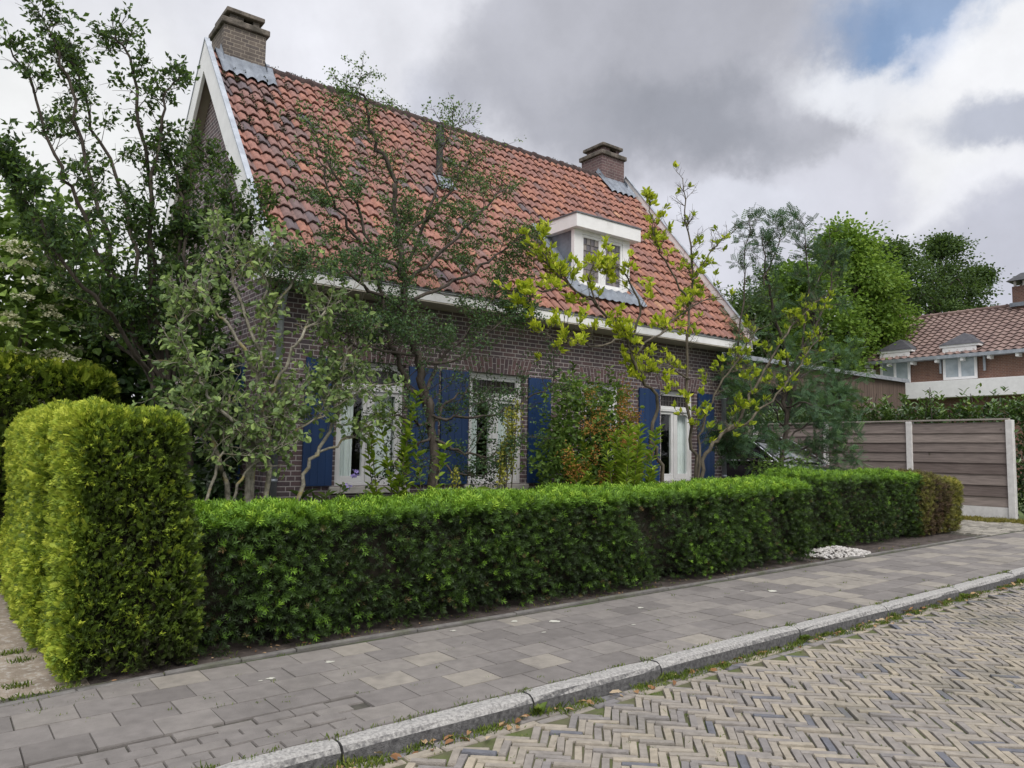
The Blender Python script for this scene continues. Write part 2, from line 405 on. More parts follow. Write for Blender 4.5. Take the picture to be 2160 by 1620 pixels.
def clump_crown(c, rx, ry, rz, nclump, per, L, clr, tmpl=LEAF4, asp=.5, shell=.45, seed=0, cut=-1, drop=None):
    """leaf clumps through the volume of a crown: returns points of the clumps and the leaf mesh"""
    d = rdirs(nclump*3); d = d[d[:, 2] > cut][:nclump]; m = len(d)
    rr = (shell+(1-shell)*rng.random(m))**.7
    lump = 1+.22*np.sin(d[:, 0]*5+seed)*np.cos(d[:, 1]*4+seed*2)+.15*np.sin(d[:, 2]*7+seed)
    C = np.array(c)+d*np.array([rx, ry, rz])*(rr*lump)[:, None]
    s = clr*U(.55, 1.4, m)
    P = np.repeat(C, per, 0); q = rng.normal(size=(len(P), 3))*np.array([1, 1, .6]); P = P+q*np.repeat(s, per)[:, None]*.5
    D = unit(q+rdirs(len(P))*.8); N = unit(rdirs(len(P))*.8+np.array([0, 0, .8])); l = L*U(.6, 1.3, len(P))
    t = np.clip(np.repeat(U(.2, .8, m), per)+rng.normal(size=len(P))*.17, 0, 1)
    g = Geo(); g.inst(tmpl[0], tmpl[1], P, D, N, l, l*asp*2, l, tint=t)
    return C, g

# ------------------------------------------------------------------ the ground, street and pavement
KERB_Y0, KERB_Y1, PAVE_Y1 = 3.56, 3.685, 5.36
def strip(g, y0, y1, xs, dz, t=.5):
    """a sheet that follows the slope of the street"""
    V = []; F = []
    for x in xs: V += [(x, y0, gz(x)+dz), (x, y1, gz(x)+dz)]
    for i in range(len(xs)-1): F.append((2*i, 2*i+2, 2*i+3, 2*i+1))
    g.add(V, F, t)
SOIL = mat('garden_soil', [(.045, .036, .033), (.10, .083, .075)], .95, .35, 5, None, .8, 45, stain=((.16, .13, .11), 14, .55, .7, .7))
SAND = mat('sandy_yard', [(.20, .165, .13), (.33, .28, .23)], .95, .25, 3, None, .8, 40, stain=((.42, .40, .37), 26, .52, .62, .7))
GRASSM = mat('far_meadow', [(.05, .075, .025), (.09, .12, .04)], .95, .3, 1)
xs = np.array([-400, -20, 0, 14.3, 28, 400.])
g = Geo(); strip(g, -400, 400, xs, -.03); g.build('ground', GRASSM, kind='structure')
g = Geo(); strip(g, PAVE_Y1+.05, 15.5, np.array([-8, 0, 14.2]), .085); g.build('garden_soil', SOIL, kind='structure')
g = Geo(); strip(g, PAVE_Y1+.02, 15, np.array([-8, .9]), .095); g.build('yard', SAND, kind='structure')
ROADB = mat('road_bed', [(.07, .065, .04), (.13, .12, .08)], .95, .3, 6, None, .5, 60, stain=((.075, .10, .025), 3.0, .40, .65, .85))
g = Geo(); xs = np.array([-40, -20, 28, 90.])
for ya_, yb_, za_, zb_ in ((-1.0, KERB_Y0+.05, .03+.022*4.56, .03), (-8, -1.0, -.02, .03+.022*4.56)):
    V = []
    for x in xs: V += [(x, ya_, gz(x)+za_-.016), (x, yb_, gz(x)+zb_-.016)]
    g.add(V, [(2*i, 2*i+2, 2*i+3, 2*i+1) for i in range(3)])
g.build('road', ROADB, kind='structure')

# clay pavers in herringbone at 45 degrees to the kerb
def pavers():
    g = Geo(); L, Wd, J = .190, .0475, .0026
    c = math.sqrt(.5); V = []; tint = []
    T = np.array([(0, 0, 0), (1, 0, 0), (1, 1, 0), (0, 1, 0)]) 
    rects = []
    for a in range(-300, 340):
        for b in range(-70, 80):
            ox, oy = a*Wd+b*L, a*Wd-b*L
            mx, my = (ox-oy)*c, (ox+oy)*c       # rotated by 45 degrees
            if not (-1.2 < mx < 17.3 and -2.2 < my < KERB_Y0-.0): continue
            rects.append((ox, oy, L, Wd)); rects.append((ox, oy+Wd, Wd, L))
    R = np.array(rects); cx = R[:, 0]+R[:, 2]/2; cy = R[:, 1]+R[:, 3]/2
    X = (cx-cy)*c; Y = (cx+cy)*c; ok = (Y < KERB_Y0-.19) & (Y > -2.1) & (X > -1) & (X < 17)
    R, X, Y = R[ok], X[ok], Y[ok]; n = len(R); ang = np.where(R[:, 2] > R[:, 3], rad(45), rad(135))
    return X, Y, ang, np.full(n, L-J*2), np.full(n, Wd-J*2)
BT = []
def paver_mesh(g, X, Y, ang, L, Wd, dz=0., tint=None, r=.006, tilt=.012, h=.004, ei=(.47, .42), rnd=.025, var=(.95, .88)):
    n = len(X); ang = ang+rng.normal(size=n)*rnd
    D = np.stack([np.cos(ang), np.sin(ang), .015*np.cos(ang)+rng.normal(size=n)*tilt], 1); N = unit(np.stack([rng.normal(size=n)*tilt-.015, rng.normal(size=n)*tilt, np.ones(n)], 1))
    P = np.stack([X+rng.normal(size=n)*rnd*.1, Y+rng.normal(size=n)*rnd*.1, gz(X)+dz+rng.normal(size=n)*h], 1)
    L = L*U(var[0], 1.0, n); Wd = Wd*U(var[1], 1.03 if var[1] < .95 else 1.0, n)
    # rounded top: inner rectangle, outer rectangle lower, skirt
    i = .5-.05; T = []
    F = [(0, 1, 2, 3)]
    for (ex, ey, z) in ((*ei, 0), (.5, .5, -.008), (.5, .5, -.03)):
        T += [(-ex, -ey, z), (ex, -ey, z), (ex, ey, z), (-ex, ey, z)]
    for k in (0, 4):
        for j in range(4): F.append((k+j, k+4+j, k+4+(j+1) % 4, k+(j+1) % 4))
    g.inst(T, F, P, D, N, L, Wd, np.ones(n), tint)
PAVER = mat('clay_pavers', [(.12, .125, .145), (.175, .165, .165), (.215, .198, .185), (.25, .225, .195), (.295, .262, .212), (.34, .295, .228)], .85, .22, 9, None, .5, 120, attr=True,
            stain=((.12, .115, .085), 1.1, .48, .72, .55))
g = Geo(); X, Y, A, L, Wd = pavers()
t = np.clip(.2+rng.beta(2.3, 1.9, len(X))*.78+.05*np.sin(X*1.3), 0, 1); t[rng.random(len(X)) < .03] = .03
paver_mesh(g, X, Y, A, L, Wd, np.where(Y > -1, rz_(X, Y), .03+.022*4.56+.0)-gz(X)*(Y > -1), t, rnd=.03, var=(.95, .93), ei=(.48, .455))
for row, yy in enumerate((KERB_Y0-.045, KERB_Y0-.115)):     # two courses laid along the kerb
    X = np.arange(-1, 17, .215)+.1*row; paver_mesh(g, X, np.full(len(X), yy), np.zeros(len(X)), np.full(len(X), .208), np.full(len(X), .058), rz_(0, yy)-.004, np.clip(rng.beta(2, 2, len(X)), 0, 1))
g.build('road_pavers', PAVER, kind='structure')

# pavement of concrete slabs
SLABM = mat('concrete_slabs', [(.135, .124, .117), (.166, .153, .145), (.184, .170, .160), (.208, .192, .176), (.262, .240, .206)], .9, .16, 5, None, .45, 110, attr=True,
            stain=((.115, .106, .10), 1.7, .48, .72, .6))
PJ = mat('slab_joints', [(.05, .048, .042), (.09, .085, .07)], .95, .3, 8, stain=((.05, .075, .02), 2, .5, .65, .7))
g = Geo(); strip(g, KERB_Y1-.02, PAVE_Y1+.06, np.array([-30, -20, 28, 80.]), .106); g.build('pavement', PJ, kind='structure')
def pave_inner(x):   # the inner edge turns towards the kerb at the left corner
    return np.where(x < 2.2, PAVE_Y1-.10*np.clip(2.2-x, 0, 3)**1.35*.75, PAVE_Y1)
g = Geo(); X = []; Y = []; L = []; Wd = []; T = []
for r in range(6):
    yy = KERB_Y1+.15+.005+r*.262
    for i, xx in enumerate(np.arange(-6+(.15 if r % 2 else 0), 24, .3)):
        if .2 < xx < 2.05 and r < 2: continue
        if yy+.02 > pave_inner(xx): continue
        X.append(xx); Y.append(yy); L.append(.296); Wd.append(.258)
        T.append(.95 if rng.random() < .10 else min(.72, rng.beta(2.2, 2.6)))
X, Y, T = np.array(X), np.array(Y), np.array(T)
# a run of paler slabs towards the driveway
T = np.where((X > 7) & (rng.random(len(X)) < .22), .93, T)
paver_mesh(g, X, Y, np.zeros(len(X)), np.array(L)+.001, np.array(Wd)+.001, .121, T, tilt=.0022, h=.0011, ei=(.493, .491), rnd=.004, var=(.994, .992))
X = []; Y = []
for r in range(5):
    for i, xx in enumerate(np.arange(.15+(.1 if r % 2 else 0), 2.05, .205)): X.append(xx); Y.append(KERB_Y1+.06+r*.102)
paver_mesh(g, np.array(X), np.array(Y), np.zeros(len(X)), np.full(len(X), .2), np.full(len(X), .1), .121, U(.3, .6, len(X)), tilt=.003, ei=(.485, .47), rnd=.008, var=(.985, .975))
g.build('pavement_slabs', SLABM, kind='structure')
# thin concrete edging between pavement and soil
EDGE = mat('concrete_edging', [(.12, .115, .11), (.2, .19, .18)], .95, .25, 6, None, .5, 80, stain=((.06, .07, .03), 3, .45, .7, .7))
g = Geo(); xe = np.concatenate([np.arange(-1.2, 2.2, .5), np.arange(2.2, 14.5, 1.0)])
for a, b in zip(xe[:-1], xe[1:]):
    ya, yb = float(pave_inner(a)), float(pave_inner(b)); j = .004
    g.prism([(a+j, ya+.01, gz(a)+.0), (b-j, yb+.01, gz(b)), (b-j, yb+.065, gz(b)), (a+j, ya+.065, gz(a))], (0, 0, .128+U(-.004, .004)))
g.build('pavement_edging', EDGE, bevel=.008, kind='structure')
# kerb of separate stones
KERB = mat('kerb_stone', [(.22, .215, .21), (.38, .37, .355)], .9, .25, 30, None, .8, 150, stain=((.10, .095, .09), 5, .5, .75, .7))
g = Geo(); xk = [-6, -4.8, -3.6, -2.4, -1.2, -.1, 1.1, 1.72, 2.93, 4.05, 5.73, 7.16, 8.68, 10.2, 11.6, 13, 14.4, 15.8, 17.2, 18.6, 20, 22, 24]
for a, b in zip(xk[:-1], xk[1:]):
    j = .007; o = U(-.006, .006); h = .125+U(-.006, .004); za, zb = gz(a), gz(b)
    prof = [(KERB_Y0+o+.0, -.06), (KERB_Y0+o+.012, h-.035), (KERB_Y0+o+.03, h-.012), (KERB_Y0+o+.055, h), (KERB_Y1+o, h+.002), (KERB_Y1+o, -.06)]
    nx = 7; V = []
    for i in range(nx):
        x = a+j+(b-a-2*j)*i/(nx-1); ins = .004 if i in (0, nx-1) else 0
        for (y, z) in prof: V.append((x, y+rng.normal()*.0025+ins*(1 if y < KERB_Y1-.05 else -1), gz(x)+z-(ins if z > 0 else 0)+rng.normal()*.0015))
    k = len(prof); F = [(i*k+q, (i+1)*k+q, (i+1)*k+q+1, i*k+q+1) for i in range(nx-1) for q in range(k-1)]+[tuple(range(k)), tuple((nx-1)*k+q for q in range(k))[::-1]]
    g.add(V, F, .5)
KN = NT('kerb_granite')
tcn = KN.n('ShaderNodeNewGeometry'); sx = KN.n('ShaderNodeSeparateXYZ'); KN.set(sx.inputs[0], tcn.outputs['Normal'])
# upward faces take the paler colour, upright faces the darker one
edge_noise = KN.maprange(KN.noise(38, 5), .3, .7, -.22, .22); ad = KN.n('ShaderNodeMath', operation='ADD'); KN.set(ad.inputs[0], sx.outputs[2]); KN.set(ad.inputs[1], edge_noise)
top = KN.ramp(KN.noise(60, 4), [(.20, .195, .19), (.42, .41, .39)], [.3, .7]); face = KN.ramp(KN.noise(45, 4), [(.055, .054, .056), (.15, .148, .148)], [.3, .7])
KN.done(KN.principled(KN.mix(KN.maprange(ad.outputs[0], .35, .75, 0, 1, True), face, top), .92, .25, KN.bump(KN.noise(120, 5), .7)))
g.build('kerb', KN.m, smooth=False, kind='structure')
# driveway pavers at the right
DRV = mat('driveway_pavers', [(.16, .15, .13), (.30, .28, .24)], .9, .2, 5, None, .4, 90, attr=True)
g = Geo(); XX, YY = np.meshgrid(np.arange(14.45, 17.55, .21), np.arange(PAVE_Y1+.07, 13, .105)); X = XX.ravel()+np.where((np.arange(XX.shape[0]) % 2)[:, None], .1, 0).repeat(XX.shape[1], 1).ravel()*1.0; Y = YY.ravel()
paver_mesh(g, X, Y, np.zeros(len(X)), np.full(len(X), .203), np.full(len(X), .099), .112, rng.random(len(X)), tilt=.004)
g.build('driveway', DRV, kind='structure')
g = Geo(); strip(g, PAVE_Y1+.05, 15.4, np.array([14.2, 17.9]), .088); g.build('driveway_bed', PJ, kind='structure')

# ------------------------------------------------------------------ the brick house
XL, XR, YG, ZG, YR, ZR = 2.874, 11.849, 8.28, 3.647, 11.436, 7.477      # roof: verges, gutter line, ridge
WX0, WX1, WY0, WY1 = 3.07, 11.53, 8.70, 14.17
SL = math.hypot(YR-YG, ZR-ZG); SD = np.array([0, (YR-YG)/SL, (ZR-ZG)/SL]); SN = np.array([0, -SD[2], SD[1]])
house = thing('brick_house', 'brown brick house with steep orange tile roof, two chimneys and blue shutters behind the hedge', 'house', (7.3, 11.4, .2))

def wall_grid(g, u0, u1, v0, v1, holes, fn, depth):
    """wall sheet with rectangular openings and their reveals; fn(u, v, d) gives the point"""
    us = sorted({u0, u1, *[h[0] for h in holes], *[h[1] for h in holes]}); vs = sorted({v0, v1, *[h[2] for h in holes], *[h[3] for h in holes]})
    for a, b in zip(us[:-1], us[1:]):
        for c, d in zip(vs[:-1], vs[1:]):
            m, n = (a+b)/2, (c+d)/2
            if any(h[0] < m < h[1] and h[2] < n < h[3] for h in holes): continue
            g.add([fn(a, c, 0), fn(b, c, 0), fn(b, d, 0), fn(a, d, 0)], [(0, 1, 2, 3)])
    for a, b, c, d in holes:
        for p, q in (((a, c), (b, c)), ((b, c), (b, d)), ((b, d), (a, d)), ((a, d), (a, c))):
            g.add([fn(*p, 0), fn(*q, 0), fn(*q, depth), fn(*p, depth)], [(0, 1, 2, 3)])
WIN = [(3.95, 4.90, 1.14, 2.705), (5.915, 6.876, 1.14, 2.705), (8.10, 8.87, 1.30, 2.71), (9.84, 10.73, 1.14, 2.705)]
g = Geo(); wall_grid(g, WX0, WX1, 0, 3.62, WIN, lambda u, v, d: (u, WY0+d, v), .24)
g.build('front_wall', BRICK, house)
# left gable wall with its window opening
GW = (10.03, 10.72, 1.16, 2.64)
g = Geo(); wall_grid(g, WY0, WY1, 0, 3.62, [GW], lambda u, v, d: (WX0+d, u, v), .2)
zt = lambda y: ZG+(min(y, 2*YR-y)-YG)*(ZR-ZG)/(YR-YG)-.16
ys = np.linspace(WY0, WY1, 25)
for a, b in zip(ys[:-1], ys[1:]): g.add([(WX0, a, 3.62), (WX0, b, 3.62), (WX0, b, zt(b)), (WX0, a, zt(a))], [(0, 1, 2, 3)])
g.build('gable_wall', BRICK, house)
g = Geo()
ys2 = [WY0, YR, WY1]
g.add([(WX1, WY0, 0), (WX1, WY1, 0), (WX1, WY1, zt(WY1)), (WX1, YR, zt(YR)), (WX1, WY0, zt(WY0))], [(0, 1, 2, 3, 4)])
g.build('gable_wall', BRICK, house)
g = Geo(); g.add([(WX0, WY1, 0), (WX1, WY1, 0), (WX1, WY1, 3.62), (WX0, WY1, 3.62)], [(0, 1, 2, 3)]); g.build('back_wall', BRICK, house)
g = Geo()     # rooms behind the windows
g.add([(WX0+.26, WY0+.27, .7), (WX1-.26, WY0+.27, .7), (WX1-.26, 12.5, .7), (WX0+.26, 12.5, .7), (WX0+.26, WY0+.27, 3.3), (WX1-.26, WY0+.27, 3.3), (WX1-.26, 12.5, 3.3), (WX0+.26, 12.5, 3.3)],
      [(0, 1, 2, 3), (4, 5, 6, 7), (2, 3, 7, 6), (1, 2, 6, 5)])
g.build('interior', DARK, house)

# roof: pantiles, every tile a piece of its own
TILE = NT('clay_pantile')
c = TILE.ramp(TILE.attr(), [(.11, .11, .13), (.20, .14, .135), (.285, .16, .14), (.345, .175, .138), (.40, .20, .142), (.44, .26, .175)], [0, .12, .35, .6, .85, 1])
v = TILE.maprange(TILE.noise(14, 6), .28, .72, .72, 1.2); cc = TILE.n('ShaderNodeCombineColor')
for i in range(3): TILE.set(cc.inputs[i], v)
c = TILE.mix(1.0, c, cc.outputs[0], 'MULTIPLY')
c = TILE.mix(TILE.maprange(TILE.noise(2.6, 8, None, .65), .48, .72, 0, .6, True), c, (.18, .105, .095))
c = TILE.mix(TILE.maprange(TILE.noise(26, 5), .60, .72, 0, .75, True), c, (.10, .085, .07))
TILE = TILE.done(TILE.principled(c, .92, .12, TILE.bump(TILE.noise(70, 4), .35)))
NCOL, NROW = 55, 21; TW = (XR-XL-.1)/NCOL
def ph(u):      # cross-section of a pantile, repeating over one tile width
    return .024*math.sin(2*math.pi*(u-.10))+.010*math.sin(4*math.pi*(u-.02))
def tiles(x0, x1, nc, nr, back=False, skip=None, tilt=.042):
    g = Geo(); gl = Geo(); w = (x1-x0)/nc; e = SL/nr; m = 9
    us = np.linspace(0, 1, m); hs = np.array([ph(u) for u in us])
    for r in range(nr):
        off = rng.normal()*.004
        for c in range(nc):
            cx = x0+(c+.5)*w; s0 = r*e+off+rng.normal()*.006; s1 = s0+e*1.15
            if skip and skip(cx, (s0+s1)/2): continue
            lift = tilt+rng.normal()*.004; tw = rng.normal()*.01; xs_ = x0+(c+us)*w+rng.normal()*.003
            V = []
            for s, hh in ((s0, lift), (s0+.012, lift+.003), (s1, .004)):
                for k in range(m):
                    p = np.array([xs_[k], YG, ZG])+SD*s+SN*(hs[k]+hh+tw*(us[k]-.5)); V.append(p)
            for k in range(m): V.append(np.array([xs_[k], YG, ZG])+SD*(s0+.004)+SN*(hs[k]+lift-.022))
            V = np.array(V)
            if back: V[:, 1] = 2*YR-V[:, 1]
            F = [(q*m+k, q*m+k+1, (q+1)*m+k+1, (q+1)*m+k) for q in (0, 1) for k in range(m-1)]+[(3*m+k, 3*m+k+1, k+1, k) for k in range(m-1)]
            q = (cx-x0)/(x1-x0); t = np.clip(.34+.30*q+rng.normal()*.17-(.28 if rng.random() < .12*(1-q) else 0), .05, 1)
            if c == 7 and r == 15: t = 0
            g.add(V, F, t)
    return g
DX0, DX1, DYF = 7.88, 9.13, 8.75
def skip(x, s):
    y = YG+SD[1]*s; return DX0+.02 < x < DX1-.02 and y > DYF and y < 9.55
roof = tiles(XL+.05, XR-.05, NCOL, NROW, skip=skip).build('roof', TILE, house, smooth=False)
for p in roof.data.polygons: p.use_smooth = p.normal.dot(Vector(SN)) > .35
tiles(XL+.05, XR-.05, NCOL, NROW, back=True).build('roof', TILE, house)
WOOD = mat('soffit_boards', [(.30, .26, .21), (.38, .33, .27)], .8, .12, 3, (.3, 1, 1))
g = Geo()      # roof deck under the tiles, seen from below at the verges
for sgn in (1, -1):
    f = lambda y, z: (y if sgn > 0 else 2*YR-y, z)
    a0 = np.array([YG+.30, ZG+.30*(ZR-ZG)/(YR-YG)]); a1 = np.array([YR, ZR]); nn = np.array([SN[1], SN[2]])
    q = [a0-nn*.03, a1-nn*.03, a1-nn*.13, a0-nn*.13]
    g.prism([(XL+.045, *f(*p)) for p in q], (XR-XL-.09, 0, 0))
g.build('roof_deck', WOOD, house)
# white barge boards, a little above the tiles
for xa, xb in ((XL-.005, XL+.045), (XR-.045, XR+.005)):
    g = Geo(); n2 = np.array([SN[1], SN[2]]); a0 = np.array([YG-.02, ZG-.02]); apex = np.array([YR, ZR])
    h0, h1 = .115, -.20
    pk = lambda h: np.array([YR, ZR+h/SD[1]])
    ring = [a0+n2*h0, pk(h0), pk(h1), a0+n2*h1]
    g.prism([(xa, *p) for p in ring], (xb-xa, 0, 0))
    g.prism([(xa+.0005, 2*YR-p[0], p[1]) for p in ring], (xb-xa-.001, 0, 0))
    bb = g.build('barge_board', WHITE, house, bevel=.004)
    g = Geo()
    for sgn in (1, -1):
        rr = [a0+n2*(h0+.002), pk(h0+.002), pk(h0+.02), a0+n2*(h0+.02)]
        g.prism([(xa-.012+(.001 if sgn < 0 else 0), p[0] if sgn > 0 else 2*YR-p[0], p[1]) for p in rr], (xb-xa+.024, 0, 0))
    g.build('capping', ZINC, bb)
# ridge tiles
RIDGE = mat('ridge_tile', [(.035, .028, .03), (.09, .06, .055)], .9, .3, 12)
g = Geo(); L = .36
for i, x in enumerate(np.arange(XL+.9, XR-1.2, L)):
    a = np.linspace(-.15*math.pi, 1.15*math.pi, 8)
    V = [(x+dx, YR+rr*math.cos(t), ZR-.03+rr*math.sin(t)*.9+U(-.002, .002)) for dx, rr in ((0, .105), (L*.92, .095), (L*.92, .118), (L+.02, .118)) for t in a]
    g.add(V, [(q*8+k, q*8+k+1, (q+1)*8+k+1, (q+1)*8+k) for q in range(3) for k in range(7)], U(0, 1))
g.build('ridge_tiles', RIDGE, house, smooth=True)

# moss cushions on the upper left tiles and tufts on the ridge
g = Geo()
for i in range(46):
    x = 3.0+abs(rng.normal())*.75; k = rng.integers(11, 20); s0 = SL*k/NROW+.02; cx = XL+.05+(math.floor((x-XL)/TW)+U(.55, .8))*TW; m = 26
    P = np.array([cx, YG, ZG])+SD*s0+SN*.045+rng.normal(size=(m, 3))*[.022, .018, .02]; g.inst(LEAF4[0], LEAF4[1], P, rdirs(m), unit(rdirs(m)+SN), .03, .022, .02)
for i in range(40):
    x = U(XL+1, XR-1.3); m = 14; P = np.array([x, YR, ZR+.06])+rng.normal(size=(m, 3))*[.03, .02, .014]; g.inst(LEAF4[0], LEAF4[1], P, rdirs(m)+[0, 0, .6], rdirs(m), .03, .018, .02)
g.build('moss', mat('roof_moss', [(.022, .026, .012), (.05, .055, .022)], .95, .2, 20, attr=True), house, kind='stuff')

# chimneys
CHB = brickmat('chimney_brick_buff', (.165, .138, .12), (.118, .102, .096), (.30, .26, .22), stain=((.07, .06, .055), 3, .5, .75, .6))
CHB2 = brickmat('chimney_brick_red', (.165, .105, .105), (.12, .08, .085), (.24, .20, .19), stain=((.06, .05, .05), 3, .5, .75, .5))
CAPM = mat('mossy_concrete', [(.11, .095, .085), (.2, .175, .15)], .95, .3, 8, None, .8, 60, stain=((.06, .055, .045), 5, .42, .6, .8))
def chimney(x0, x1, y0, y1, z0, z1, bm):
    g = Geo(); g.box(x0, x1, y0, y1, z0, z1); ch = g.build('chimney', bm, house, bevel=.006)
    g = Geo(); g.box(x0-.045, x1+.045, y0-.045, y1+.045, z1+.001, z1+.095); g.build('collar', CAPM, ch, bevel=.015)
    g = Geo(); zc = z1+.096
    for a, b in ((x0+.10, x0+.19), (x1-.19, x1-.10)): g.box(a, b, y0+.06, y1-.06, zc, zc+.12)
    g.box(x0+.19, x0+.30, y0+.065, y1-.065, zc, zc+.12)
    g.build('hood_pier', bm, ch)
    g = Geo(); g.box(x0+.03, x1-.03, y0+.0, y1-.0, zc+.121, zc+.19); g.build('cap', CAPM, ch, bevel=.012)
    g = Geo()     # lead apron dressed over the tiles
    for yf, sg in ((y0, 1), (y1, -1)):
        pts = []; n = 28; xa, xb = x0-.08, x1+.12
        zr = lambda y: ZG+(min(y, 2*YR-y)-YG)*(ZR-ZG)/(YR-YG)
        rows = []
        for k in range(5):
            y = yf-sg*(-.012+[.0, .012, .10, .20, .27][k]); row = []
            for i in range(n):
                x = xa+(xb-xa)*i/(n-1); wv = ph((x-XL-.05)/TW % 1)
                base_ = np.array([x, y, zr(y)])
                if k == 0: p = np.array([x, y, zr(y)+.13])
                else: p = base_+np.array([0, sg*SN[1], SN[2]])*(.075+(wv if k > 2 else wv*.4))
                row.append(p)
            rows.append(row)
        V = [p for r_ in rows for p in r_]
        g.add(V, [(k*n+i, k*n+i+1, (k+1)*n+i+1, (k+1)*n+i) for k in range(4) for i in range(n-1)])
    for xs_, xo in ((x0-.004, x0-.085), (x1+.004, x1+.10)):
        yy = np.linspace(y0-.1, y1+.1, 13); V = []
        for y in yy:
            zz = ZG+(min(y, 2*YR-y)-YG)*(ZR-ZG)/(YR-YG)
            V += [(xs_, y, zz+.20), (xs_, y, zz+.10), (xo, y, zz+.11)]
        g.add(V, [(3*i+k, 3*i+k+1, 3*i+k+4, 3*i+k+3) for i in range(12) for k in range(2)])
    g.build('lead_flashing', LEAD, ch, smooth=True)
LEAD = mat('lead_sheet', [(.15, .17, .205), (.26, .29, .33)], .5, .2, 4, None, .15, 15, metal=.25)
chimney(3.10, 3.74, 11.32, 11.96, 6.9, 7.945, CHB)
chimney(10.96, 11.63, 11.32, 11.96, 6.9, 7.945, CHB2)
# roof vent
g = Geo(); p = np.array([6.22, 10.16, 6.0])
LEADD = mat('dark_vent', [(.03, .032, .036), (.055, .057, .062)], .5, .1)
g.tube([p, p+[0, 0, .48], p+[0, 0, .485], p+[0, 0, .53], p+[0, 0, .535], p+[0, 0, .80]], [.055, .055, .09, .092, .082, .058], 14)
g.tube([p+[0, 0, .80], p+[0, 0, .805], p+[0, 0, .835]], [.055, .07, .066], 14)
vt = g.build('roof_vent', LEADD, house, smooth=False)
g = Geo(); q = np.array([6.22, 10.02, ZG+(10.02-YG)*(ZR-ZG)/(YR-YG)])
rows = [[q+np.array([dx, 0, 0])+SD*ds+SN*(.075+.9*ph((q[0]+dx-XL-.05)/TW % 1)*(0.3 if abs(dx) < .12 and ds > -.1 else 1)) for dx in np.linspace(-.17, .17, 17)] for ds in np.linspace(-.13, .22, 7)]
g.add([p for r_ in rows for p in r_], [(k*17+i, k*17+i+1, (k+1)*17+i+1, (k+1)*17+i) for k in range(6) for i in range(16)])
g.build('flashing', LEAD, vt, smooth=True)

# gutter, soffit, downpipes
g = Geo(); gx0, gx1 = XL-.02, XR+.02
g.box(gx0, gx1, YG, YG+.03, 3.513, 3.655); g.box(gx0, gx1, YG+.0305, WY0+.001, 3.516, 3.54)
for a in (gx0, gx1-.03): g.box(a+.002, a+.028, YG+.031, WY0+.02, 3.541, 3.65)
gut = g.build('gutter', WHITE, house, bevel=.003)
g = Geo(); g.box(gx0-.005, gx1+.005, YG-.012, YG+.05, 3.656, 3.672); g.box(gx0+.004, gx1-.004, YG-.010, YG-.001, 3.628, 3.640); g.build('zinc_edge', mat('dark_zinc', [(.12, .125, .14), (.2, .205, .22)], .5, .1, metal=.4), gut)
g = Geo(); g.box(gx0+.01, gx1-.01, YG+.006, WY0-.001, 3.496, 3.5135); g.build('soffit', mat('soffit_paint', [(.45, .42, .36), (.52, .48, .41)], .7, .08, 3), gut)
for xx in (3.17, 11.46):
    g = Geo(); g.tube([(xx, 8.52, 3.50), (xx, 8.52, 3.42), (xx, 8.625, 3.22), (xx, 8.625, .3)], .04, 12)
    for z in (1.2, 2.6): g.tube([(xx, 8.625, z), (xx, 8.625, z+.04)], .047, 12)
    g.build('downpipe', ZINC, house, smooth=True)

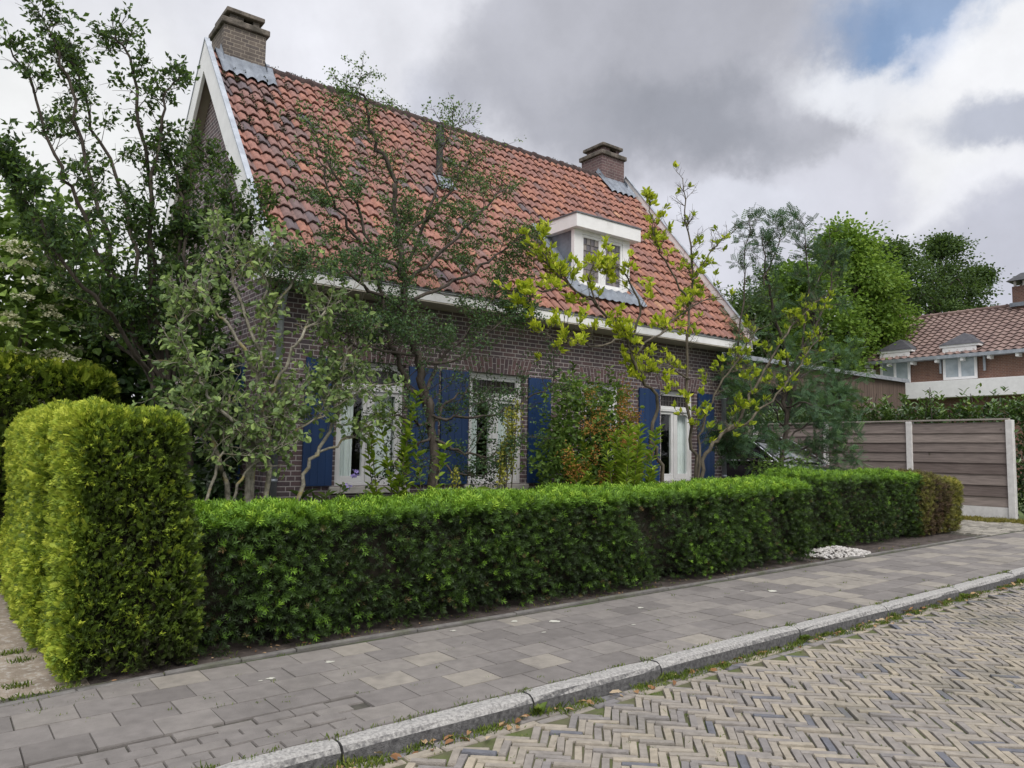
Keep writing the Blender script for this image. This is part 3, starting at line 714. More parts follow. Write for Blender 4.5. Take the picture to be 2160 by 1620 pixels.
# windows
CURT = mat('net_curtain', [(.80, .84, .84), (.88, .90, .90)], .9, .06, 3, (1, 1, .1))
MUNT = mat('lead_came', [(.16, .15, .15), (.24, .23, .23)], .6, .1)
GLD = mat('dark_leaded_glass', [(.018, .014, .016), (.035, .028, .03)], .15, .1, 5, spec=.5)
def frame_rect(g, x0, x1, z0, z1, y0, y1, w, wb=None):
    wb = wb or w
    g.box(x0, x0+w, y0, y1, z0, z1); g.box(x1-w, x1, y0, y1, z0, z1); g.box(x0+w, x1-w, y0+.0, y1, z1-w, z1); g.box(x0+w, x1-w, y0, y1, z0, z0+wb)
def window(x0, x1, z0, z1, xf=None, transom=True, cur=(.02, .62, .42, 1), double=True):
    yw = WY0+.07; g = Geo()
    frame_rect(g, x0+.003, x1-.003, z0+.003, z1-.003, yw, yw+.10, .05, .045)
    zt_ = z1-.37
    if transom: g.box(x0+.053, x1-.053, yw-.012, yw+.10, zt_, zt_+.05)
    else: zt_ = z1-.05
    xm = (x0+x1)/2
    if double: g.box(xm-.032, xm+.032, yw-.006, yw+.095, z0+.048, zt_)
    zs = z0+.05; bays = ((x0+.053, xm-.033), (xm+.033, x1-.053)) if double else ((x0+.053, x1-.053),)
    for a, b in bays: frame_rect(g, a+.002, b-.002, zs, zt_-.003, yw+.012, yw+.065, .045, .075)
    if transom: frame_rect(g, x0+.055, x1-.055, zt_+.052, z1-.054, yw+.012, yw+.065, .042)
    f = g.build('window', WHITE, house, bevel=.004)
    g = Geo()
    for a, b in bays: g.add([(a+.045, yw+.038, zs+.073), (b-.045, yw+.038, zs+.073), (b-.045, yw+.038, zt_-.046), (a+.045, yw+.038, zt_-.046)], [(0, 1, 2, 3)])
    g.build('pane', GLASS, f)
    if transom:
        g = Geo(); a, b, c, d = x0+.096, x1-.096, zt_+.093, z1-.095; g.box(a, b, yw+.04, yw+.046, c, d); g.build('leaded_pane', GLD, f)
        g = Geo(); nn = 9
        for i in range(1, nn): x = a+(b-a)*i/nn; g.box(x-.003, x+.003, yw+.032, yw+.0395, c, d)
        g.box(a, b, yw+.030, yw+.0385, (c+d)/2-.003, (c+d)/2+.003); g.build('lead_came', MUNT, f)
    if cur:
        g = Geo()
        for a, b in (cur[:2], cur[2:]) if len(cur) == 4 else (cur,):
            xa, xb = x0+.05+(x1-x0-.1)*a, x0+.05+(x1-x0-.1)*b; n = 60; xs_ = np.linspace(xa, xb, n); V = []
            for z in (z0+.02, z1-.05):
                for i, x in enumerate(xs_): V.append((x, WY0+.195+.016*math.sin(x*95+z*.6)+.012*math.sin(x*41), z))
            g.add(V, [(i, i+1, n+i+1, n+i) for i in range(n-1)])
        g.build('curtain', CURT, f, smooth=True)
    g = Geo(); g.box(x0-.08, x1+.08, WY0-.05, WY0+.12, z0-.085, z0-.002); g.build('sill', mat('sill_paint', [(.48, .46, .42), (.58, .56, .52)], .7, .1) if 'sill_paint' not in bpy.data.materials else bpy.data.materials['sill_paint'], f, bevel=.006)
window(*WIN[0], cur=(.0, .30, .55, .97)); window(*WIN[1], cur=(0, .25, .54, .99)); window(*WIN[3], cur=(0, .14, .54, 1))
window(*WIN[2], cur=None, double=False)
def shutter(x0, x1, z0=1.15, z1=2.69):
    g = Geo(); n = 4; w = (x1-x0)/n
    for i in range(n): g.box(x0+i*w+.002, x0+(i+1)*w-.002, WY0-.045, WY0-.012, z0+U(0, .002), z1-U(0, .002))
    g.box(x0+.003, x1-.003, WY0-.0465+.006, WY0-.02, z0+.005, z1-.005)
    s = g.build('shutter', BLUE, house, bevel=.003)
    g = Geo()
    for z in (z0+.18, z1-.22):
      g = Geo(); g.box(x0+.01, x1-.01, WY0-.011, WY0-.002, z, z+.05); g.build('hinge_bar', mat('black_iron', [(.02, .02, .022)], .5, 0) if 'black_iron' not in bpy.data.materials else bpy.data.materials['black_iron'], s)
for a, b in ((3.52, 3.90), (4.93, 5.385), (5.43, 5.875), (6.935, 7.36), (9.28, 9.77), (10.79, 11.23)): shutter(a, b)
# flat brick arches over the openings
ARCH = mat('arch_brick', [(.105, .078, .088), (.135, .09, .095), (.175, .11, .112)], .88, .2, 20, None, .3, 80, attr=True)
MORT = mat('mortar', [(.36, .33, .325), (.43, .395, .39)], .95, .12, 20)
for (a, b, z0, z1) in WIN:
    a, b = a-.07, b+.07; zb, ztp = z1+.002, z1+.225; n = int((b-a)/.062); g = Geo(); gm = Geo(); xm = (a+b)/2
    sp = lambda x, z: xm+(x-xm)*(1+.16*(z-zb)/(ztp-zb))
    gm.prism([(sp(a, zb), WY0-.003, zb), (sp(b, zb), WY0-.003, zb), (sp(b, ztp), WY0-.003, ztp), (sp(a, ztp), WY0-.003, ztp)], (0, .02, 0))
    am = gm.build('brick_arch', MORT, house)
    for i in range(n):
        p, q = a+(b-a)*i/n+.007, a+(b-a)*(i+1)/n-.007; zs = [zb+.004, zb+.135, zb+.147, ztp-.004] if i % 2 else [zb+.004, zb+.07, zb+.082, ztp-.004]
        for c, d in ((zs[0], zs[1]), (zs[2], zs[3])):
            g.prism([(sp(p, c), WY0-.008, c), (sp(q, c), WY0-.008, c), (sp(q, d), WY0-.008, d), (sp(p, d), WY0-.008, d)], (0, .01, 0), U(0, 1))
    g.build('arch_bricks', ARCH, am)
# the gable window with its shutters (seen edge-on behind the lilac)
def gable_window():
    y0, y1, z0, z1 = GW; xw = WX0+.06; g = Geo()
    g.box(xw, xw+.09, y0+.003, y0+.055, z0, z1); g.box(xw, xw+.09, y1-.055, y1-.003, z0, z1); g.box(xw, xw+.09, y0+.055, y1-.055, z0, z0+.06); g.box(xw, xw+.09, y0+.055, y1-.055, z1-.06, z1)
    g.box(xw-.01, xw+.09, (y0+y1)/2-.03, (y0+y1)/2+.03, z0+.06, z1-.06); g.box(xw-.012, xw+.09, y0+.055, y1-.055, z1-.40, z1-.34)
    f = g.build('window', WHITE, house, bevel=.004)
    g = Geo(); g.add([(xw+.043, y0+.055, z0+.06), (xw+.043, y1-.055, z0+.06), (xw+.043, y1-.055, z1-.06), (xw+.043, y0+.055, z1-.06)], [(0, 1, 2, 3)]); g.build('pane', GLASS, f)
    g = Geo(); n = 50; V = [(WX0+.22+.015*math.sin(y*80), y, z) for z in (z0, z1) for y in np.linspace(y0, y1, n)]
    g.add(V, [(i, i+1, n+i+1, n+i) for i in range(n-1)]); g.build('curtain', CURT, f, smooth=True)
    g = Geo(); g.box(WX0-.05, WX0+.12, y0-.07, y1+.07, z0-.085, z0-.002); g.build('sill', bpy.data.materials['sill_paint'], f, bevel=.006)
    for a, b in ((y0-.56, y0-.06), (y1+.06, y1+.56)):
        g = Geo()
        for i in range(4): w = (b-a)/4; g.box(WX0-.045, WX0-.012, a+i*w+.002, a+(i+1)*w-.002, z0, z1)
        g.build('shutter', BLUE, house, bevel=.003)
gable_window()

# dormer
def dormer():
    zb, ztp = 4.24, 5.14; yb = 9.58
    g = Geo(); g.box(DX0+.045, DX1-.045, DYF+.06, yb+.2, zb-.3, ztp); dm = g.build('dormer', LEAD, house)
    g = Geo()
    for a, b in ((DX0, DX0+.16), (DX1-.16, DX1)): g.box(a, b, DYF, DYF+.075, zb-.10, ztp)
    g.box(DX0+.161, DX1-.161, DYF-.012, DYF+.06, zb-.03, zb+.045); g.box(DX0+.161, DX1-.161, DYF+.004, DYF+.06, ztp-.06, ztp)
    xm = (DX0+DX1)/2; g.box(xm-.03, xm+.03, DYF+.004, DYF+.058, zb+.046, ztp-.061)
    bays = ((DX0+.162, xm-.031), (xm+.031, DX1-.162))
    for a, b in bays: frame_rect(g, a+.001, b-.001, zb+.047, ztp-.062, DYF+.012, DYF+.05, .045)
    g.build('window', WHITE, dm, bevel=.003)
    N = NT('stained_leaded_glass'); N.done(N.principled(N.ramp(N.attr(), [(.11, .10, .12), (.16, .14, .15), (.22, .19, .19), (.33, .29, .26)]), .12, .6))
    for a, b in bays:
        g = Geo(); gm = Geo()
        a, b, c, d = a+.046, b-.046, zb+.092, ztp-.107; nx, nz = 4, 7
        for i in range(nx):
            for j in range(nz):
                x0, x1, z0, z1 = a+(b-a)*i/nx, a+(b-a)*(i+1)/nx, c+(d-c)*j/nz, c+(d-c)*(j+1)/nz; s = rng.normal()*.0025
                g.add([(x0, DYF+.034+s, z0), (x1, DYF+.034-s, z0), (x1, DYF+.034-s*.5, z1), (x0, DYF+.034+s*.5, z1)], [(0, 1, 2, 3)], rng.random())
        for i in range(1, nx): x = a+(b-a)*i/nx; gm.box(x-.003, x+.003, DYF+.024, DYF+.031, c, d)
        for j in range(1, nz): z = c+(d-c)*j/nz; gm.box(a, b, DYF+.022, DYF+.0285, z-.003, z+.003)
        g.build('leaded_pane', N.m, dm); gm.build('lead_came', MUNT, dm)
    g = Geo(); g.box(DX0-.06, DX1+.14, DYF-.12, yb+.22, 5.141, 5.355); cn = g.build('cornice', WHITE, dm, bevel=.004)
    g = Geo(); g.box(DX0-.075, DX1+.155, DYF-.135, yb+.45, 5.356, 5.378); g.build('roof_edge', bpy.data.materials['dark_zinc'], dm)
    g = Geo(); xs_ = np.linspace(DX0-.16, DX1+.14, 30)      # lead apron under the window
    rows = [[np.array([x, DYF-.005, zb-.10+.02]) for x in xs_]]
    for k, dy in enumerate((.02, .10, .2)):
        rows.append([np.array([x, DYF-dy, ZG+(DYF-dy-YG)*(ZR-ZG)/(YR-YG)])+SN*(.075+ph((x-XL-.05)/TW % 1)) for x in xs_])
    g.add([p for r_ in rows for p in r_], [(k*30+i, k*30+i+1, (k+1)*30+i+1, (k+1)*30+i) for k in range(3) for i in range(29)])
    for xo, xi in ((DX0-.17, DX0+.04), (DX1+.17, DX1-.04)):
        yy = np.linspace(DYF-.05, yb+.1, 14); V = []
        for y in yy:
            b_ = np.array([0, y, ZG+(y-YG)*(ZR-ZG)/(YR-YG)])
            V += [b_+[xi, 0, 0]+SN*.085, b_+[xo, 0, 0]+SN*.07]
        g.add(V, [(2*i, 2*i+1, 2*i+3, 2*i+2) for i in range(13)])
    g.build('apron', LEAD, dm, smooth=True)
dormer()

# ------------------------------------------------------------------ hedges
YEWM = leafmat('yew_needles', [(.020, .034, .014), (.045, .085, .020), (.10, .20, .028), (.20, .37, .035), (.34, .50, .05)], .25, .5)
THUM = leafmat('thuja_sprays', [(.04, .04, .025), (.06, .095, .022), (.13, .20, .028), (.30, .39, .04), (.50, .56, .07)], .25, .55)
DRYS = leafmat('dry_sprig', [(.07, .045, .025), (.14, .09, .045), (.20, .15, .06)], .1)
TWIGM = mat('hedge_twigs', [(.018, .017, .011), (.04, .034, .024)], .95, .3, 20, None, .5, 40)
def hedge_points(x0, x1, y0, y1, zb, zt, dens, rc=.14, under=.10, lump=.05, seed=0, faces=('front', 'top', 'left', 'right'), base=None):
    """points and outward directions on the skin of a clipped hedge; zb, zt are functions of x"""
    Pl = []; Nl = []
    h = zt((x0+x1)/2)-zb((x0+x1)/2)
    per = {'front': (x1-x0)*h, 'back': (x1-x0)*h, 'top': (x1-x0)*(y1-y0), 'left': (y1-y0)*h, 'right': (y1-y0)*h}
    for fc in faces:
        n = int(per[fc]*dens); a, b = rng.random(n), rng.random(n)
        if fc in ('front', 'back'):
            x = x0+(x1-x0)*a; y = np.full(n, y0 if fc == 'front' else y1); z = zb(x)+(zt(x)-zb(x))*b; N = np.tile([0, -1. if fc == 'front' else 1, 0], (n, 1))
        elif fc == 'top':
            x = x0+(x1-x0)*a; y = y0+(y1-y0)*b; z = zt(x); N = np.tile([0, 0, 1.], (n, 1))
        else:
            x = np.full(n, x0 if fc == 'left' else x1); y = y0+(y1-y0)*a; z = zb(x)+(zt(x)-zb(x))*b; N = np.tile([-1. if fc == 'left' else 1, 0, 0], (n, 1))
        Pl.append(np.stack([x, y, z], 1)); Nl.append(N)
    P = np.vstack(Pl); N = np.vstack(Nl)
    ZB, ZT = zb(P[:, 0]), zt(P[:, 0])
    # round the edges: pull points towards an inner box, then push out by the radius
    lo = np.stack([np.full(len(P), x0+rc), np.full(len(P), y0+rc), ZB+.02], 1); hi = np.stack([np.full(len(P), x1-rc), np.full(len(P), y1-rc), ZT-rc], 1)
    C = np.clip(P, lo, np.maximum(hi, lo)); d = P-C; dn = np.linalg.norm(d, axis=1)[:, None]; Nn = np.where(dn > 1e-4, d/(dn+1e-9), N); Nn = unit(Nn+N*.001)
    P = C+Nn*np.minimum(dn, rc)
    k = P[:, 0]*1.7+seed; q = P[:, 2]*2.3
    b = np.sin(k*2.1+1.3*np.sin(q*1.7+k))*.5+np.sin(k*4.7+q*3.1)*.3+np.sin(P[:, 1]*5+k*1.3)*.3+np.sin(k*11+q*9)*.25
    P = P+Nn*(b*lump)[:, None]
    rel = (P[:, 2]-ZB)/(ZT-ZB)
    P = P-N*(under*np.clip(1-rel/.28, 0, 1)**1.5)[:, None]*np.array([1, 1, 0])
    return P, Nn, rel, b
def hedge_core(x0, x1, y0, y1, zb, zt, ins, mat_=TWIGM):
    g = Geo(); n = 24; V = []
    xs = np.linspace(x0+ins, x1-ins, n)
    prof = [(y0+ins+.10, .10), (y0+ins, .35), (y0+ins, .8), (y0+ins+.12, .93), (y1-ins-.12, .93), (y1-ins, .8), (y1-ins, .1)]
    for x in xs:
        for y, f in prof: V.append((x, y+rng.normal()*.015, zb(x)+(zt(x)-zb(x))*f+rng.normal()*.012))
    k = len(prof); F = [(i*k+q, (i+1)*k+q, (i+1)*k+(q+1) % k, i*k+(q+1) % k) for i in range(n-1) for q in range(k)]+[tuple(range(k)), tuple((n-1)*k+q for q in range(k))[::-1]]
    return g.add(V, F, .5)
def stems_geo(x0, x1, y, n, r=.018, ys=.15, top=.5):
    g = Geo()
    for i in range(n):
        x = U(x0, x1); yy = y+U(-ys, ys); b = np.array([x, yy, gz(x)+.06]); g.tube([b, b+[U(-.05, .05), U(-.05, .05), top*.5], b+[U(-.1, .1), U(-.08, .08), top]], [r*U(.7, 1.4), r, r*.7], 6)
    return g

def yew_hedge(name, label, x0, x1, y0, y1, zb, zt, dens, seed, tintf):
    t = thing(name, label, 'hedge', ((x0+x1)/2, (y0+y1)/2, gz((x0+x1)/2)+.09))
    hedge_core(x0, x1, y0, y1, zb, zt, .20).build('twigs', TWIGM, t)
    stems_geo(x0+.2, x1-.2, (y0+y1)/2+.12, int((x1-x0)*4), .016).build('stem', BARK_D, t, kind='stuff')
    P, N, rel, b = hedge_points(x0, x1, y0, y1, zb, zt, dens, seed=seed, rc=.12, under=.035, faces=('front', 'top', 'left', 'right', 'back'))
    keep = (rng.random(len(P)) < np.clip(.45+rel*4, 0, 1)) & (rng.random(len(P)) < np.clip(.80+b*.6+.4*(rel > .86), .22, 1))
    P, N, rel, b = P[keep], N[keep], rel[keep], b[keep]; n = len(P)
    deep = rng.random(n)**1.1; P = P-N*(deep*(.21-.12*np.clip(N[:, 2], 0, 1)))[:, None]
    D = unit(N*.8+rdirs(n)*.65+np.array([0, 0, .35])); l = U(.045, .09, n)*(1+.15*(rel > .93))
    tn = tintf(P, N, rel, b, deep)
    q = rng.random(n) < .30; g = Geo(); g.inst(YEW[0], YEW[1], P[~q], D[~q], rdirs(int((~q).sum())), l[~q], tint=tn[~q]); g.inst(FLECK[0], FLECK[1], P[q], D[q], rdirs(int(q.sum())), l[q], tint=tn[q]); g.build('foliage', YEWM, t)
    q = (rng.random(n) < .035) & (rel < .9); g = Geo(); g.inst(YEW[0], YEW[1], P[q], D[q], rdirs(int(q.sum())), l[q]*.8); g.build('dry_sprigs', DRYS, t, kind='stuff')
    return t
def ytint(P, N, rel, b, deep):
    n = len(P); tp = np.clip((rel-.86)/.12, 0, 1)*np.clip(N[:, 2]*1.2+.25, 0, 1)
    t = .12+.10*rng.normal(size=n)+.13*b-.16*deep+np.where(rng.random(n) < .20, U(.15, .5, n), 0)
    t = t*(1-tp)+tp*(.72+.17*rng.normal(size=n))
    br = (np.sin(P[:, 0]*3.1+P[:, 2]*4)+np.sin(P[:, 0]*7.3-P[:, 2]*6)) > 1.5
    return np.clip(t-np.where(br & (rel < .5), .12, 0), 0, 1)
yew_hedge('yew_hedge', 'long low clipped yew hedge along the pavement, with bright green top', 1.42, 9.35, 5.60, 6.46, lambda x: gz(x)+.11, lambda x: 1.09+.0185*(x-1.5), 2100, 0, ytint)
def ytint2(P, N, rel, b, deep):
    t = ytint(P, N, rel, b, deep); 
    return t-.06
y2 = yew_hedge('yew_hedge', 'shorter clipped hedge beyond the white stones, browned and yellowish at its far end', 9.75, 13.3, 5.98, 6.75, lambda x: gz(x)+.11, lambda x: 1.33-.006*(x-9.75), 1700, 4, ytint2)
# its far end is a different, yellow and brown conifer grown into it
YELM = leafmat('faded_needles', [(.06, .035, .025), (.10, .06, .035), (.13, .13, .03), (.22, .21, .04), (.34, .30, .06)], .25)
P, N, rel, b = hedge_points(13.2, 14.75, 5.95, 6.75, lambda x: gz(x)+.11, lambda x: 1.32-.07*(x-13.2), 1300, seed=2, rc=.16)
n = len(P); P = P-N*(rng.random(n)**1.5*.1)[:, None]; D = unit(N*.8+rdirs(n)*.6+np.array([0, 0, .35]))
tt = np.where(np.abs(P[:, 0]-13.75+.15*np.sin(P[:, 2]*5)) < .3, .12, .42)+.16*rng.normal(size=n)+.28*np.clip((rel-.75)/.25, 0, 1)+.15*(P[:, 0] > 14.3)
g = Geo(); g.inst(YEW[0], YEW[1], P, D, rdirs(n), U(.05, .09, n), tint=tt); g.build('foliage', YELM, y2)
hedge_core(13.15, 14.75, 5.95, 6.75, lambda x: gz(x)+.11, lambda x: 1.30-.07*(x-13.2), .14).build('twigs', TWIGM, y2)

def thuja(name, label, boxes, dens, size, loc, tshift=0., group=None):
    t = thing(name, label, 'hedge', loc, group)
    gc = Geo(); gf = Geo()
    for (x0, x1, y0, y1, zb, zt, faces, sd) in boxes:
        c = hedge_core(x0, x1, y0, y1, zb, zt, .19); gc.v += c.v; gc.fl += [f+gc.n for f in c.fl]; gc.fc += c.fc; gc.t += c.t; gc.n += c.n
        P, N, rel, b = hedge_points(x0, x1, y0, y1, zb, zt, dens, rc=.16, lump=.035, under=.05, seed=sd, faces=faces)
        P[:, 0] -= .20*rel**1.5*np.clip((P[:, 0]-x0)/(x1-x0), 0, 1)
        keep = (rng.random(len(P)) < np.clip(.97+b*.3, .4, 1)); P, N, rel, b = P[keep], N[keep], rel[keep], b[keep]; n = len(P)
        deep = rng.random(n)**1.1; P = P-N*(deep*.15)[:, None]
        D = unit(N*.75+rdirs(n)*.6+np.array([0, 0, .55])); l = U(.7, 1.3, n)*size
        out = np.clip(-N[:, 0], 0, 1)  # left-facing sprays get a lighter tint, the lit side painted in
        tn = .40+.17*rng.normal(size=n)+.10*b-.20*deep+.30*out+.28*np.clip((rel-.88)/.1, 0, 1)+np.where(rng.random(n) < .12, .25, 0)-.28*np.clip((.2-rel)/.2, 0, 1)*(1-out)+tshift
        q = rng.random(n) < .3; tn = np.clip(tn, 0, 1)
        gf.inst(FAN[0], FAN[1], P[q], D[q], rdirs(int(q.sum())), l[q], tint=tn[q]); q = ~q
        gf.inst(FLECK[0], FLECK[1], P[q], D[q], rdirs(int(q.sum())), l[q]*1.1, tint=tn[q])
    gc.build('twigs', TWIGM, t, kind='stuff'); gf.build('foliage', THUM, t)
    return t
t = thuja('thuja_hedge', 'tall golden green conifer hedge at the corner, rounded block with bare foot', [
    (.72, 1.60, 5.46, 6.55, lambda x: .12+0*x, lambda x: 1.84+0*x, ('front', 'top', 'left', 'right', 'back'), 3),
    (.66, 1.30, 6.4, 9.1, lambda x: .12+0*x, lambda x: 1.86+0*x, ('top', 'left'), 9)], 4200, .062, (1.1, 6, .1))
stems_geo(.95, 1.5, 5.85, 5, .03, .15, .6).build('trunk', BARK_M, t, kind='stuff')
thuja('conifer_hedge', 'muted green conifer hedge rising behind the golden corner hedge', [
    (-.6, 1.75, 9.2, 9.75, lambda x: .1+0*x, lambda x: 2.42+.07*np.sin(x*2.6), ('front', 'top', 'left', 'right'), 5)], 1100, .12, (.6, 9.5, 0), .0)

# ------------------------------------------------------------------ trees and shrubs of the garden
def pts(Y, *p):
    """points of a stem; each p is (px, py) or (px, py, Y)"""
    return [at(q[0], q[1], q[2] if len(q) > 2 else Y) for q in p]
def plant(name, label, cat, base, woodgeo, leaves, wm, lm, trunk='trunk', crown='crown', group=None):
    b = np.array(base, float); t = thing(name, label, cat, (b[0], b[1], gz(b[0])+.09), group)
    if woodgeo: woodgeo.build(trunk, wm, t, smooth=True)
    if leaves: leaves.build(crown, lm, t)
    return t
def ground(x, y): return np.array([x, y, gz(x)+.05])

# tall dark multi-stemmed tree at the left of the house
DLEAF = leafmat('dark_leaf', [(.016, .032, .018), (.035, .065, .028), (.06, .115, .032), (.11, .19, .04), (.17, .27, .06)], .3, .5)
b0 = ground(1.75, 8.0); b1 = ground(2.0, 7.6)
st = [([b0]+pts(8, (335, 850), (290, 740, 7.9), (235, 600, 7.8), (165, 430, 7.7), (110, 330, 7.6), (75, 200, 7.6), (20, 95, 7.5)), 0.0217),
      ([b0]+pts(8, (340, 850), (290, 720), (215, 470, 8.2), (160, 250, 8.3), (125, 120, 8.3), (85, 30, 8.3)), 0.0248),
      ([b0]+pts(8, (350, 850), (300, 640, 8.3), (262, 420, 8.5), (200, 270, 8.6), (160, 150, 8.6), (140, 110, 8.6)), 0.0217),
      ([b0]+pts(8, (355, 850), (315, 600), (313, 330, 7.8), (275, 140, 7.7), (240, 60, 7.7)), 0.0248),
      ([b0]+pts(8, (355, 850), (320, 600, 7.8), (325, 380, 7.6), (345, 220, 7.5), (368, 165, 7.5)), 0.0198),
      ([b0]+pts(8, (330, 850), (250, 690, 7.6), (170, 600, 7.4), (80, 480, 7.3), (20, 380, 7.2), (10, 320, 7.2)), 0.0174),
      ([b0]+pts(8, (330, 850), (220, 690, 8.4), (120, 560, 8.7), (70, 470, 8.8), (30, 350, 8.8)), 0.0174),
      ([b0]+pts(8, (350, 850), (400, 640, 8.2), (425, 480, 8.3), (440, 370, 8.3), (420, 300, 8.3)), 0.0186),
      ([b1]+pts(7.6, (396, 1000), (398, 900), (402, 740), (385, 600), (398, 470, 7.7), (400, 370, 7.8)), 0.0279),
      ([b1]+pts(7.6, (396, 1000), (398, 900), (415, 700), (470, 560, 7.5), (490, 460, 7.5), (470, 370, 7.5)), 0.0186),
      ([b1]+pts(7.6, (398, 900), (430, 690), (520, 520, 7.4), (560, 420, 7.4)), 0.0149),
      ([b0]+pts(8, (360, 850), (375, 600, 7.8), (385, 420, 7.7), (355, 310, 7.7)), 0.0186)]
g, TP, TD = wood(st, side=6.0, slen=.60, tmin=.30, up=.35, twigs=4, tlen=.17, rs=.005, taper=.74)
k = rng.random(len(TP)) < np.where(TP[:, 2] > 3.9, .40, .92)
lf = foliage(TP[k], TD[k], 6, .058, LEAF4, .28, .05, .5, .6, keep=1.0, tintf=lambda P: np.clip(.36+.2*rng.normal(size=len(P))+.25*((P[:, 0] > 2.4) & (P[:, 2] < 4.6)), 0, 1))
plant('garden_tree', 'tall dark-leaved tree of many slender stems left of the white barge board', 'tree', (1.75, 8.0), g, lf, BARK_D, DLEAF)

# elder with flat cream flower heads, far left
ELEAF = leafmat('elder_leaf', [(.05, .085, .022), (.09, .15, .035), (.15, .24, .05), (.24, .35, .08), (.36, .47, .13)], .3)
C, lf = clump_crown((.62, 10.2, 2.75), 1.35, .9, 1.75, 330, 26, .11, .30, LEAF6, .42, .5, 1, -.9)
g = Geo()
for i in range(9):
    a = U(0, 6.28); e = np.array([.55+math.cos(a)*1.0, 10.6+math.sin(a)*.6, U(2.6, 4.2)]); b = ground(.6+U(-.2, .2), 10.7); g.tube(smoothpath([b, (b+e)/2+[0, 0, .4], e], 8), np.linspace(.035, .008, 8), 6)
t = plant('elder_bush', 'elder bush with flat cream flower heads at the left edge', 'shrub', (.6, 10.6), g, lf, BARK_G, ELEAF, 'stem', 'foliage')
UMB = leafmat('elder_flower', [(.42, .42, .26), (.62, .61, .42), (.75, .74, .58)], .2, .8)
g = Geo(); k = 0
for p in C[np.argsort(C[:, 1]+rng.normal(size=len(C))*.12)]:
    if k > 70 or p[2] < 1.9 or p[2] > 3.9: continue
    m = 90; rr = np.sqrt(rng.random(m))*U(.08, .15); a = rng.random(m)*6.28; o = np.array([p[0]+U(-.1, .1), p[1]-.22, p[2]+.08])
    P = o+np.stack([rr*np.cos(a), rr*np.sin(a)-rr*.0, .03*np.cos(rr*14)+rng.normal(size=m)*.01+.25*rr*np.sin(a)], 1)
    g.inst(LEAF4[0], LEAF4[1], P, rdirs(m), unit(rdirs(m)*.5+[0, -.4, .8]), .028, .03, .02, tint=np.full(m, U(0, 1))); k += 1
g.build('flower_head', UMB, t, kind='stuff')

# ivy-dark shrub mass behind the tall tree
IVYM = leafmat('ivy_leaf', [(.008, .02, .008), (.018, .04, .014), (.035, .07, .022), (.06, .11, .03)], .15, .35, .5)
C, lf = clump_crown((2.2, 10.2, 1.9), 1.25, .8, 1.55, 260, 24, .11, .28, LEAF6, .5, .5, 3, -.9)
g = Geo()
for i in range(6): b = ground(2.1+U(-.5, .5), 10.2+U(-.3, .3)); g.tube(smoothpath([b, b+[U(-.2, .2), 0, 1.2], b+[U(-.5, .5), U(-.3, .3), 2.6]], 7), np.linspace(.03, .006, 7), 6)
plant('laurel_shrub', 'dense dark evergreen shrub beside the brick gable wall', 'shrub', (2.2, 10.2), g, lf, BARK_D, IVYM, 'stem', 'foliage')

# lilac with twisted lichen-covered branches
LILAC = leafmat('lilac_leaf', [(.08, .12, .06), (.14, .21, .085), (.21, .30, .11), (.31, .42, .14), (.40, .52, .16)], .35, .5)
lb = ground(2.35, 6.95)
st = [([lb]+pts(6.95, (529, 1030), (540, 945), (566, 956, 6.9), (524, 906, 6.85), (473, 874, 6.8), (442, 850, 6.8), (426, 801, 6.8), (400, 760, 6.8)), 0.0230),
      ([lb]+pts(6.95, (524, 1028), (538, 935), (550, 911), (583, 883), (600, 850), (640, 830, 7), (674, 813, 7), (720, 780, 7)), 0.0230),
      ([lb]+pts(6.95, (562, 1028), (566, 956), (552, 860), (545, 790), (552, 700), (560, 620), (545, 540)), 0.0216),
      ([ground(2.1, 7.0)]+pts(7.0, (477, 1052), (460, 980), (448, 923), (420, 890), (400, 840), (380, 700), (400, 610)), 0.0216),
      ([ground(2.7, 6.9)]+pts(6.9, (630, 1040), (665, 958), (707, 888), (722, 800), (735, 740), (770, 690)), 0.0173),
      ([ground(1.95, 6.85)]+pts(6.85, (433, 1064), (470, 953), (515, 905), (600, 860)), 0.0101),
      ([ground(2.2, 6.8)]+pts(6.8, (491, 1056), (540, 980), (640, 900), (720, 850), (790, 810)), 0.0086),
      (pts(6.95, (552, 860), (600, 780, 6.8), (640, 700, 6.7), (700, 650, 6.7), (730, 620, 6.7)), 0.0130),
      (pts(6.95, (545, 790), (490, 700, 6.9), (440, 640, 6.9), (410, 600, 6.9)), 0.0130),
      (pts(6.95, (552, 700), (600, 620, 7.0), (640, 560, 7.0), (600, 520, 7.0)), 0.0108),
      (pts(6.95, (548, 740), (500, 620, 7.1), (480, 540, 7.1), (470, 510, 7.1)), 0.0108),
      (pts(6.9, (665, 958), (740, 920), (800, 880)), 0.0072)]
g, TP, TD = wood(st, side=10, slen=.44, tmin=.35, up=.2, twigs=7, tlen=.16, rs=.005, wob=.014, taper=.25)
k = rng.random(len(TP)//1) < .30
lf = foliage(TP, TD, 2, .064, LEAF6, .34, .04, .35, .55, keep=.40, droop=.45, tintf=lambda P: np.clip(.45+.22*rng.normal(size=len(P)), 0, 1))
plant('lilac_bush', 'twiggy lilac with crooked lichen-covered branches and pale green leaves before the left window', 'shrub', (2.35, 6.95), g, lf, BARK_L, LILAC)

